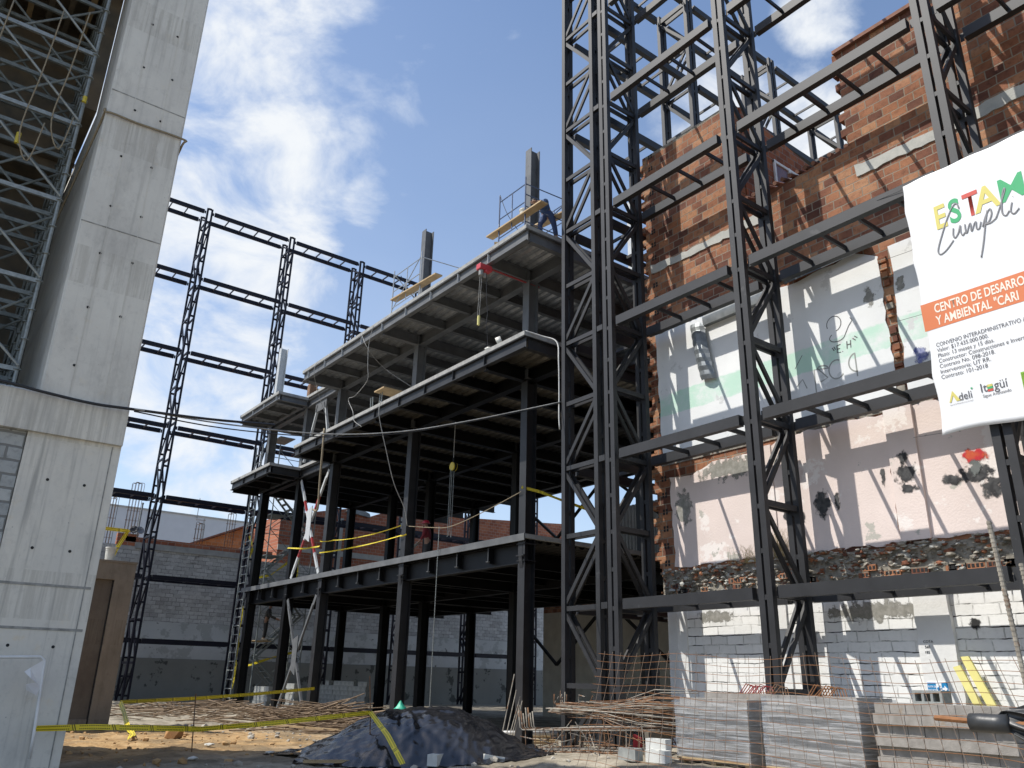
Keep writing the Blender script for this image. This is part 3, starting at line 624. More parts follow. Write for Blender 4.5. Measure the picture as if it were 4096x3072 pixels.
    for z, m in ((13.08, 'grey'), (9.82, 'mid')):
        b = MB(); b.ibeam((13.56, 30.1, z), (13.56, 33.2, z), .36, .22); b.build('girder', K[m], t)
    for (x, y0, y1) in ((22.9, 23.8, 29.9), (22.9, 17.4, 23.6)):
        for z0, z1 in ((.2, 4.5), (5.4, 9.6)):
            b = MB(); b.bar((x, y0, z1), (x, (y0+y1)/2, z0+2), .1, .1); b.bar((x, y1, z1), (x, (y0+y1)/2, z0+2), .1, .1); b.build('cross_brace', K['black'], t)
steel_building()
# ---------------------------------------------------------------- brick building on the right
XW = 14.35
def clamp_poly(pts, x): return [(x, p[0], p[1]) for p in pts]
def ragged(pts, amp=.05, step=.18, seed=1):
    """walk a (y, z) outline and roughen it"""
    r = random.Random(seed); out = []
    for (a, b), (c, d) in zip(pts, pts[1:]+pts[:1]):
        n = max(1, int(math.hypot(c-a, d-b)/step))
        for i in range(n):
            u = i/n; out.append((a+(c-a)*u+r.uniform(-amp, amp), b+(d-b)*u+r.uniform(-amp, amp)))
    return out
def brick_building():
    t = thing('brick_building', (XW, 8, 0), 'old brick building on the right, its stripped side wall white, pink and bare clay', 'building')
    # bare brick core with the stepped top outline
    P = [(13.05, 3.9), (13.1, 15.4), (10.15, 15.4), (10.1, 12.25), (9.6, 12.15), (9.2, 12.3), (8.5, 12.42), (7.22, 12.52), (7.2, 14.95), (-6, 14.95), (-6, 3.9)]
    b = MB(); b.prism(clamp_poly(P, XW), (.22, 0, 0)); b.build('brick_wall', K['brick'], t)
    b = MB(); r = random.Random(3); z = 4.1; k = 0
    while z < 15.3:
        d = (.03, .2)[k % 2]+r.uniform(-.03, .06); b.box(XW+.01, XW+.2, 13.0, 13.1+d, z, z+.185)
        if k % 2 == 0:
            for q in range(2):
                for w in range(2): b.box(XW-.004, XW+.01, 12.80+.09*q, 12.86+.09*q, z+.03+.075*w, z+.09+.075*w, 1)
        z += .2; k += 1
    b.build('toothed_edge', [K['brick'], K['dark_hole']], t)
    for yy, z0, z1 in ((7.2, 12.6, 14.9), (10.12, 12.4, 15.3)):
        z = z0; k = 0; b = MB()
        while z < z1:
            b.box(XW+.01, XW+.2, yy-.1, yy+.02+(.11 if k % 2 else 0)+r.uniform(0, .04), z, z+.185); z += .2; k += 1
        b.build('toothed_edge', K['brick'], t)
    b = MB(); b.prism([(XW+.22, 10.0, 11), (XW+.22, 10.0, 15.4), (19, 10.0, 14.75), (19, 10.0, 11)], (0, .14, 0)); b.box(XW+.22, 22, 12.9, 13.05, 0, 15.38); b.prism([(20, 10, 3), (20, 13, 3), (20, 13, 15.2), (20, 10, 14.8)], (.2, 0, 0))
    b.build('return_wall', K['brick_x'], t)
    b = MB(); b.prism([(XW, 13.05, 15.40), (XW, 10.1, 15.40), (19, 10.1, 14.76), (19, 13.05, 15.4)], (0, 0, .07)); b.build('roof_slab', K['mortar'], t)
    w = MB()
    for x0, x1 in ((15.85, 16.42), (16.52, 17.1)): w.box(x0, x1, 9.985, 9.998, 13.25, 14.28)
    wo = w.build('window', K['glass'], t)
    w = MB()
    for x in (15.8, 16.44, 17.1): w.box(x, x+.07, 9.95, 9.999, 13.15, 14.36)
    for z in (13.15, 14.28): w.box(15.8, 17.17, 9.952, 9.999, z, z+.07)
    w.build('window_frame', K['white'], wo)
    # roof tiles: eave over the patio parapet, dark eave on the tall part
    b = MB(); b.prism([(XW+.3, 10, 12.62), (XW+.1, 10, 12.5), (XW+2.5, 10, 13.1), (XW+2.5, 10, 13.2)], (0, -2.75, 0))
    for k in range(14): y = 9.9-.2*k; b.path([(XW+.02, y, 12.56), (XW+2.4, y, 13.22)], .055, 6)
    b.build('tiled_roof', K['clay'], t)
    b = MB(); b.prism([(XW-.10, 7.26, 14.93), (XW-.10, 7.26, 15.02), (XW+3, 7.26, 15.4), (XW+3, 7.26, 15.3)], (0, -13.2, 0)); b.build('roof_eave', K['clay'], t)
    # plaster skins, each a few centimetres proud of the brick
    W_ = ragged([(12.86, 6.75), (12.92, 9.95), (11.1, 10.02), (8.8, 9.85), (7.45, 9.95), (6.97, 9.72), (6.97, 6.72)], .03, .2, 4)
    b = MB(); b.prism(clamp_poly(W_, XW-.025), (.03, 0, 0)); W2 = ragged([(6.76, 6.72), (6.72, 9.85), (-6, 9.9), (-6, 6.72)], .03, .3, 5); b.prism(clamp_poly(W2, XW-.02), (.025, 0, 0)); b.build('white_plaster', K['plaster'], t)
    Pk = ragged([(12.62, 4.08), (12.66, 6.2), (12.0, 6.12), (11.2, 6.35), (10.0, 6.3), (9.6, 6.5), (7.3, 6.48), (7.3, 4.05)], .035, .16, 6)
    b = MB(); b.prism(clamp_poly(Pk, XW-.03), (.035, 0, 0)); Pk2 = ragged([(6.80, 4.05), (6.80, 6.5), (-6, 6.5), (-6, 4.05)], .03, .3, 8); b.prism(clamp_poly(Pk2, XW-.03), (.035, 0, 0)); b.build('pink_plaster', K['pink'], t)
    b = MB()
    b.box(XW-.10, XW+.005, 6.74, 7.27, 4.06, 6.52); b.build('pink_pilaster', K['pink'], t); b = MB(); b.box(XW-.055, XW+.005, 9.82, 10.12, 4.06, 6.4); b.build('pink_pilaster', K['pink'], t)
    b = MB(); b.prism(clamp_poly([(6.97, 9.75), (6.74, 9.78), (6.76, 6.75), (6.97, 6.75)], XW+.003), (.08, 0, 0), 0); r = random.Random(5); z = 6.8
    while z < 9.7:
        if r.random() < .7: b.box(XW-.035-.03*r.random(), XW+.003, 6.78+r.uniform(0,.03), 6.94+r.uniform(-.03,.02), z, z+.12, r.choice((0, 0, 1)))
        z += .17
    b.build('chipped_edge', [K['brick'], K['mortar']], t)
    # lower white painted wall
    b = MB(); b.box(XW-.02, XW+.2, -6, 12.75, -.3, 3.34); b.build('lower_wall', K['whiteblock'], t)
    b = MB(); Pp = ragged([(7.22, 0), (7.2, 3.3), (6.62, 3.3), (6.55, 0)], .015, .12, 2); b.prism(clamp_poly(Pp, XW-.13), (.115, 0, 0)); b.build('white_pilaster', K['whitepaint'], t)
    b = MB(); b.prism([(XW-.06, 12.35, -.2), (XW-.09, 12.6, -.2), (XW-.05, 12.9, -.2), (XW+.2, 13.02, -.2), (XW+.2, 12.35, -.2)], (0, 0, 3.38)); b.build('white_pilaster', K['whitepaint'], t); b = MB(); b.prism(clamp_poly(ragged([(9.78, 0), (9.8, 3.3), (10.2, 3.3), (10.22, 0)], .01, .2, 9), XW-.06), (.045, 0, 0)); b.build('white_pilaster', K['whitepaint'], t)
    # broken slab edge between the storeys
    b = MB(); r = random.Random(11); b.box(XW-.04, XW+.15, -6, 13.0, 3.345, 3.98)
    for i in range(1300):
        y = r.uniform(1, 13.0); z = 3.42+.62*r.random()**.7; b.rock((XW-.03-.07*r.random()*(1 if z < 3.85 else 2), y, z), r.choice((.02,.03,.04,.05,.07)), i, r.choice((0,0,0,1,4)) , (1, r.uniform(.9,2.2), r.uniform(.5,1)))
    for i in range(46):
        y = r.uniform(-1, 12.8); z = r.choice((3.48, 3.60)); w_ = r.choice((.2, .3))
        b.box(XW-.10, XW-.02, y, y+w_, z, z+.11, 1)
        for q in range(int(w_/.07)): b.box(XW-.104, XW-.098, y+.015+.07*q, y+.058+.07*q, z+.025, z+.085, 2)
    for i in range(14):
        y = r.uniform(4, 12.5); b.path([(XW-.05, y, 3.55), (XW-.2, y+.05, 3.5+r.uniform(-.1,.06)), (XW-.24, y+.09, 3.42)], .007, 5, 3)
    b.build('broken_ledge', [K['mortar'], K['brick'], K['dark_hole'], K['rebar'], K['lintel']], t)
    b = MB(); r = random.Random(12); b.box(XW-.025, XW+.003, -6, 12.9, 6.5, 6.72)
    for i in range(260): y = r.uniform(-1, 12.9); b.rock((XW-.03, y, 6.55+.17*r.random()), r.uniform(.025, .075), i, 0, (1, 1.8, .7))
    b.build('broken_ledge', K['mortar'], t)
    b = MB(); b.prism(clamp_poly(ragged([(7.15, 11.66), (7.15, 11.95), (5.35, 11.85), (5.1, 11.92), (-6, 11.95), (-6, 11.66)], .03, .15, 13), XW-.03), (.035, 0, 0)); b.prism(clamp_poly(ragged([(13.0, 11.75), (13.0, 12.0), (11.9, 11.92), (9.4, 11.98), (9.4, 11.72)], .03, .15, 14), XW-.03), (.035, 0, 0)); b.build('lintel_band', K['lintel'], t)
    b = MB(); r = random.Random(15)
    for i in range(60): y = 12.7-.09*i; b.path([(XW-.06, y, 10.02+.02*(i % 2)), (XW+.03, y, 10.1)], .045, 6)
    b.build('tile_stubs', K['clay'], t)
    b = MB(); b.prism([(XW-.03, 11.32, 9.98), (XW-.14, 11.32, 9.86), (XW-.12, 11.32, 9.66), (XW-.03, 11.32, 9.64)], (0, -2.0, .03)); b.prism([(XW-.04, 9.0, 10.1), (XW-.2, 9.0, 9.98), (XW-.16, 9.0, 9.84)], (0, -1.9, .05)); b.build('gutter_scrap', K['zinc'], t)
    # hanging sheet of flashing
    g = MB(); n = 14
    for i in range(n+1):
        u = i/n; yc = 11.52-.25*u; zc = 9.78-1.5*u; w_ = .21; bow = .10+.12*math.sin(u*3.0)
        for j in range(5):
            s_ = j/4-.5; g.v.append((XW-.05-bow*(1-(2*s_)**2*.6)+.01*(-1)**i, yc-s_*2*w_, zc-.06*s_))
    for i in range(n):
        for j in range(4): g.f.append((i*5+j, i*5+j+1, i*5+j+6, i*5+j+5)); g.m.append(0)
    o = g.build('flashing_sheet', K['zinc'], t); s = o.modifiers.new('s', 'SOLIDIFY'); s.thickness = .008
    # spray paint and stains
    def patch(y, z, w_, h, m, x=XW-.034, name='paint_patch'):
        q = MB(); n = 3; q.add([(x, y+w_/2, z-h/2), (x, y-w_/2, z-h/2), (x, y-w_/2, z+h/2), (x, y+w_/2, z+h/2)], [(0,1,2,3)]); return q.build(name, m, t)
    blk = spraymat('black spray paint', (.025,.025,.027), (.09,.09,.09)); rd = spraymat('red spray paint', (.50,.02,.03), (.55,.12,.03)); gry = spraymat('grey spray paint', (.12,.135,.13), (.16,.17,.165)); soot = spraymat('soot stain', (.22,.215,.19), (.34,.33,.30))
    patch(7.0, 5.25, .56, .62, blk, XW-.105); patch(7.0, 4.98, .5, .25, blk, XW-.107); patch(7.0, 5.58, .3, .3, blk, XW-.109)
    patch(5.85, 5.05, 1.0, .45, blk); patch(5.6, 4.8, .5, .6, blk, XW-.036); patch(5.82, 5.36, .62, .34, rd, XW-.04); patch(5.83, 5.15, .34, .42, gry, XW-.044); patch(6.25, 5.02, .5, .3, blk, XW-.042)
    patch(7.47, 5.3, .14, .5, blk); patch(8.75, 4.95, .5, .75, blk); patch(8.45, 4.98, .2, .55, blk, XW-.037); patch(9.55, 4.9, .3, .6, blk); patch(9.25, 4.8, .22, .5, blk, XW-.036)
    patch(6.27, 2.62, .28, .26, spraymat('wall hole', (.02,.02,.02)), XW-.024); patch(10.9, 6.1, 2.6, .7, soot, XW-.033); patch(12.3, 5.4, .7, 1.2, soot, XW-.032)
    patch(6.62, 8.95, .3, .45, soot, XW-.024); patch(7.25, 8.9, .3, .6, soot, XW-.028); patch(6.45, 7.4, .4, .5, spraymat('blue flaked paint', (.05,.07,.28), (.5,.52,.6)), XW-.024)
    patch(8.0, 2.9, 2.6, .5, soot, XW-.0225); patch(11.5, 2.95, 1.5, .4, soot, XW-.0225)
    ink = flat('charcoal scrawl', (.10,.10,.10)); inkp = flat('worn scrawl', (.30,.31,.29))
    def scrawl(pts, w_, m, x=XW-.0285):
        q = MB(); k = len(pts)
        for i, (y, z) in enumerate(pts):
            a = pts[max(i-1,0)]; c = pts[min(i+1,k-1)]; d = Vector((c[0]-a[0], c[1]-a[1])).normalized(); nrm = Vector((-d.y, d.x))*w_/2
            q.v += [(x, y+nrm.x, z+nrm.y), (x, y-nrm.x, z-nrm.y)]
        q.f = [(2*i, 2*i+1, 2*i+3, 2*i+2) for i in range(k-1)]; q.m = [0]*(k-1); q.build('scrawl', m, t)
    def arc(cy, cz, ry, rz, a0, a1, n=14): return [(cy-ry*math.cos(R(a0+(a1-a0)*i/n)), cz+rz*math.sin(R(a0+(a1-a0)*i/n))) for i in range(n+1)]
    scrawl(arc(8.06, 8.6, .16, .17, 200, -80), .018, ink); scrawl(arc(8.02, 8.3, .17, .1, 130, 330)+[(7.75, 8.45), (7.66, 8.55), (7.7, 8.62)], .018, ink)
    for s_ in ([(7.83,8.14),(7.84,7.98)], [(7.75,8.14),(7.76,7.98)], [(7.83,8.06),(7.755,8.06)], [(8.05,8.12),(8.06,7.96),(7.98,7.95)], [(8.05,8.11),(7.97,8.12)], [(8.05,8.035),(7.99,8.035)], [(7.95,7.955),(7.935,7.945)], [(8.16,8.10),(8.12,8.02)], [(8.12,8.11),(8.09,8.04)], [(7.70,8.16),(7.64,8.1)], [(7.66,8.2),(7.6,8.14)]): scrawl(s_, .02, ink)
    scrawl([(8.62,7.25),(8.62,7.75)]+arc(8.45, 7.65, .17, .14, 20, 200)[:9]+[(8.33,7.5),(8.5,7.45)], .028, inkp); scrawl(arc(8.12, 7.62, .17, .2, 60, 320), .028, inkp); scrawl([(7.70,7.35),(7.70,7.85)]+arc(7.66, 7.65, .19, .2, 110, 265), .028, inkp); scrawl([(9.05,7.9),(8.85,8.15)], .014, ink); scrawl([(9.05,7.5),(8.9,7.62),(8.82,7.4)], .024, inkp)
    # surveyor's note and escape sign on the white pilaster
    return t
BB = brick_building()
def text(s, size, m, parent, origin, ex, ey, name='lettering', off=0, sx=1, align='LEFT', shear=0, ext=.0015):
    c = bpy.data.curves.new(name, 'FONT'); c.body = s; c.size = size; c.offset = off; c.align_x = align; c.extrude = ext; c.shear = shear; c.materials.append(m); c.resolution_u = 4
    o = bpy.data.objects.new(name, c); COL.objects.link(o)
    ex, ey = Vector(ex).normalized(), Vector(ey).normalized(); ez = ex.cross(ey)
    M4 = Matrix((ex, ey, ez)).transposed().to_4x4() @ Matrix.Diagonal((sx, 1, 1, 1)); M4.translation = origin
    me = bpy.data.meshes.new_from_object(o.evaluated_get(bpy.context.evaluated_depsgraph_get())); me.transform(M4); me.name = name
    bpy.data.objects.remove(o); o = bpy.data.objects.new(name, me); COL.objects.link(o); attach(o, parent); return o
WX, WZ = (0, -1, 0), (0, 0, 1)   # reading direction on walls that face the site
for i, s_ in enumerate(('COTA', '560', '185')): text(s_, .06, K['black'], BB, (XW-.134, 7.12-.015*(i == 1), 2.33-.085*i), WX, WZ)
def exit_sign():
    t = thing('escape_sign', (XW-.14, 6.98, 1.5), 'blue and white escape route sign with running man on the white wall pillar', 'sign')
    blue = flat('sign blue', (.02,.22,.48), .4); wh = flat('sign white', (.80,.82,.84), .4); x = XW-.145; y0, z0, w, h = 7.16, 1.50, .36, .215
    b = MB(); b.box(x, x+.012, y0-w, y0, z0, z0+h); b.build('panel', wh, t)
    b = MB(); b.box(x-.003, x, y0-w+.012, y0-.012, z0+.014, z0+h-.014); b.build('blue_field', blue, t)
    b = MB(); b.box(x-.005, x-.003, y0-.245, y0-.155, z0+.014, z0+h-.014); b.build('white_field', wh, t)
    def P(u, v): return (x-.0065, y0-u, z0+v)
    b = MB()
    for pts, r in (([(.205,.135),(.19,.085)], .013), ([(.19,.085),(.172,.06),(.165,.03)], .009), ([(.19,.085),(.214,.065),(.222,.03)], .009), ([(.203,.128),(.226,.105),(.238,.118)], .007), ([(.2,.128),(.178,.12),(.168,.1)], .007)): b.path([P(*p) for p in pts], r, 6)
    b.path([P(.211,.158), P(.2112,.159)], .016, 8); b.build('running_man', blue, t)
    b = MB(); b.add([P(.255,.09), P(.255,.125), P(.29,.125), P(.29,.16), P(.34,.108), P(.29,.055), P(.29,.09)], [(0,1,2,5,6),(3,4,5,2)]); b.build('arrow', wh, t)
    text('RUTA DE', .042, wh, t, (x-.0045, y0-.022, z0+.125), WX, WZ, off=.0006, sx=.78); text('EVACUACION', .042, wh, t, (x-.0045, y0-.018, z0+.07), WX, WZ, off=.0006, sx=.58)
exit_sign()
def banner():
    t = thing('banner', (12.6, 5.5, 5.3), 'large white construction banner with coloured slogan hung on the lattice frame', 'banner')
    Y0, Y1, Z0, Z1 = 5.53, 1.6, 5.31, 9.83; X = 12.6; nu, nv = 60, 60; b = MB()
    def cx(y, z):
        u, v = (Y0-y)/(Y0-Y1), (z-Z0)/(Z1-Z0)
        wr = .012*math.sin(u*9+v*22)*math.exp(-u*9) + .008*noise.noise(Vector((u*7, v*6, 2))) + .022*math.exp(-(1-v)*12)*math.sin(u*34+v*20)*.8 + .02*math.exp(-v*9)*math.sin(u*7+v*5) + .006*math.sin(u*16+v*13)*noise.noise(Vector((u*3, v*3, 8)))
        return X-.012+wr*.8
    def hug(o, d):
        for v_ in o.data.vertices: v_.co.x = cx(v_.co.y, v_.co.z)-d
        return o
    def edge(u, v):
        # slack cloth: tied at a few points on the left edge and the bottom
        s = .0
        s += .035*max(0, 1-u/.08)*abs(math.sin(v*math.pi*4.5)); return s
    for j in range(nv+1):
        for i in range(nu+1):
            u, v = i/nu, j/nv
            b.v.append((cx(Y0+(Y1-Y0)*u, Z0+(Z1-Z0)*v), Y0+(Y1-Y0)*u-edge(u, v), Z0+(Z1-Z0)*v+(.03*math.exp(-v*8)*math.sin(u*14))))
    n1 = nu+1
    for j in range(nv):
        for i in range(nu): b.f.append((j*n1+i, j*n1+i+1, (j+1)*n1+i+1, (j+1)*n1+i)); b.m.append(0)
    cloth = mat('banner cloth', (.76,.77,.78), (.72,.73,.74), scale=2, rough=.6)
    o = b.build('cloth', cloth, t, smooth=True); s = o.modifiers.new('s', 'SOLIDIFY'); s.thickness = .003
    def at(u, z, d=.03): return (X-d, Y0-u, z)
    lift = [.004]
    def htext(*a_, **k_):
        o_ = text(*a_, ext=0, **k_); lift[0] = .0085+(lift[0]*7919 % .0017); return hug(o_, lift[0])
    yel, grn, red, org, ink, cream = (flat('banner yellow', (.62,.55,.16)), flat('banner green', (.06,.38,.16)), flat('banner red', (.55,.09,.07)), flat('banner orange', (.62,.19,.08)), flat('banner ink', (.10,.10,.11)), flat('banner cream', (.80,.72,.62)))
    for i, (s_, m, u, wd) in enumerate((('E', yel, .45, .27), ('S', grn, .69, .28), ('T', red, .93, .26), ('A', yel, 1.10, .36), ('M', grn, 1.44, .42))):
        htext(s_, .60, m, t, at(u, 8.77, .028+.002*(i % 2)), WX, WZ, off=.012 if s_ != 'M' else .003, sx=wd/.40 if s_ != 'M' else wd/.46)
    gs = flat('banner script grey', (.24,.24,.25))
    # handwritten word, one stroke after another (u, z)
    st = [[(.86,8.98),(.84,9.08),(.78,9.07),(.66,8.9),(.52,8.62),(.43,8.4),(.45,8.31),(.53,8.33),(.62,8.4),(.69,8.47)], [(.72,8.68),(.70,8.56),(.72,8.5),(.78,8.56),(.83,8.68),(.82,8.56),(.84,8.49),(.88,8.53)], [(.90,8.67),(.90,8.5),(.96,8.62),(.985,8.64),(.98,8.5),(1.04,8.61),(1.07,8.63),(1.06,8.51),(1.10,8.5),(1.14,8.6)],
          [(1.26,8.75),(1.2,8.55),(1.12,8.25),(1.04,8.0)], [(1.15,8.5),(1.22,8.66),(1.30,8.76),(1.31,8.66),(1.25,8.55),(1.19,8.53),(1.27,8.52),(1.36,8.56)], [(1.36,8.56),(1.46,8.75),(1.56,8.96),(1.55,9.0),(1.50,8.86),(1.46,8.62),(1.5,8.54),(1.56,8.6)], [(1.62,8.72),(1.58,8.58),(1.62,8.52),(1.70,8.58)], [(1.645,8.81),(1.65,8.815)]]
    for s_ in st:
        P = [Vector((X-.04, Y0-u, z)) for u, z in s_]; out = []
        for i in range(len(P)-1):
            p0, p1, p2, p3 = P[max(i-1,0)], P[i], P[i+1], P[min(i+2, len(P)-1)]
            for k in range(5):
                f = k/5; out.append(.5*((2*p1)+(p2-p0)*f+(2*p0-5*p1+4*p2-p3)*f*f+(3*p1-p0-3*p2+p3)*f**3))
        out.append(P[-1]); q = MB(); q.path(out, .0115, 6); o_ = q.build('script_stroke', gs, t, smooth=True)
        for v_ in o_.data.vertices: v_.co.x = cx(v_.co.y, v_.co.z)-.0125+(v_.co.x-(X-.04))*.15
    q = MB(); nb = 60
    q.v = [(0, Y0-.004+(Y1-Y0+.004)*i/nb, 7.07+.47*j/8) for j in range(9) for i in range(nb+1)]; q.f = [(j*(nb+1)+i, j*(nb+1)+i+1, (j+1)*(nb+1)+i+1, (j+1)*(nb+1)+i) for j in range(8) for i in range(nb)]; q.m = [0]*len(q.f); hug(q.build('orange_band', org, t), .006)
    htext('CENTRO DE DESARRO', .215, cream, t, at(.21, 7.33), WX, WZ, off=.004, sx=.615); htext('Y AMBIENTAL "CARI', .215, cream, t, at(.21, 7.12), WX, WZ, off=.004, sx=.635)
    for i, (s_, sc) in enumerate((('CONVENIO INTERADMINISTRATIVO AL', .79), ('Valor: $17.435.000.000.', .84), ('Plazo: 13 meses y 15 días.', .84), ('Constructor: Construcciones e Invers', .84), ('Contrato No. 098-2018.', .86), ('Interventoria: UT RR.', .88), ('Contrato: 101-2018', .88))):
        htext(s_, .098, ink, t, at(.135, 6.76-.0925*i), WX, WZ, sx=sc)
    q = MB(); q.add([at(.19, 5.80), at(.26, 5.98), at(.36, 5.80), at(.30, 5.80), at(.26, 5.90), at(.22, 5.80)], [(0,1,4,5),(1,2,3,4)]); hug(q.build('logo_mark', yel, t), .009)
    htext('deli', .17, ink, t, at(.335, 5.80), WX, WZ, sx=.85); htext('Agencia de Desarrollo Local de Itagüí', .028, gs, t, at(.19, 5.75), WX, WZ, sx=.82)
    q = MB(); q.path([at(.545, 5.93), at(.53, 5.955)], .006, 4); q.path([at(.545, 5.93), at(.56, 5.955)], .006, 4); q.path([at(.545, 5.93), at(.545, 5.965)], .006, 4); hug(q.build('logo_mark', grn, t), .009)
    htext('It', .20, ink, t, at(.66, 5.84), WX, WZ, sx=.9); htext('güí', .20, ink, t, at(.86, 5.84), WX, WZ, sx=.85); htext('Sigue Avanzando', .07, ink, t, at(.68, 5.755), WX, WZ, sx=.85)
    for m, z in ((yel, .035), (grn, 0), (red, -.035)):
        q = MB(); q.path([at(.765, 5.885+z), at(.845, 5.885+z)], .02, 6); hug(q.build('logo_mark', m, t), .009)
    q = MB(); q.box(X-.032, X-.029, Y0-1.62, Y0-1.25, 5.72, 6.0); hug(q.build('logo_mark', flat('banner lime', (.35,.6,.1)), t), .009)
    for z in (5.35, 6.3, 7.4, 8.6, 9.8): 
        q = MB(); q.path([(X+.005, Y0-.02, z), (X+.08, Y0+.05, z+.03), (X+.1, Y0+.5, z+.06)], .004, 4); q.build('tie_wire', K['cable'], t)
banner()
def grass_tufts():
    for k, (y, n, h, lab) in enumerate(((10.55, 26, .38, 'sparse dry grass tuft sprouting on the ledge under the pink wall, the farther one'), (9.75, 60, .62, 'tall dry grass tuft sprouting on the ledge under the pink wall beside the lattice tower'))):
        b = MB(); r = random.Random(k)
        for i in range(n*2):
            yy = y+r.gauss(0, .18); hh = h*r.uniform(.4, 1); b.path([(XW-.12+r.uniform(-.05,.04), yy, 3.98), (XW-.14, yy+r.uniform(-.05,.05), 4+hh*.6), (XW-.15+r.uniform(-.08,.03), yy+r.uniform(-.16,.16), 4+hh)], .004, 3, r1=.0015)
        tag(b.build('dry_grass', K['drygrass']), lab, 'grass', 'dry grass on the wall ledge')
grass_tufts()
b = MB(); b.prism([(14.1, 6.50, 2.10), (14.1, 6.37, 2.11), (13.95, 5.65, .5), (13.95, 5.79, .5)], (.05, 0, 0)); tag(b.build('foam_board', K['yellowboard']), 'yellow foam board leaning on the white wall, the one behind', 'board', 'yellow boards on the white wall')
b = MB(); b.prism([(14.02, 6.60, 1.94), (14.02, 6.49, 1.97), (13.86, 5.82, .5), (13.86, 5.95, .5)], (.05, 0, 0)); tag(b.build('foam_board', K['yellowboard']), 'shorter yellow foam board leaning in front of its twin on the white wall', 'board', 'yellow boards on the white wall')

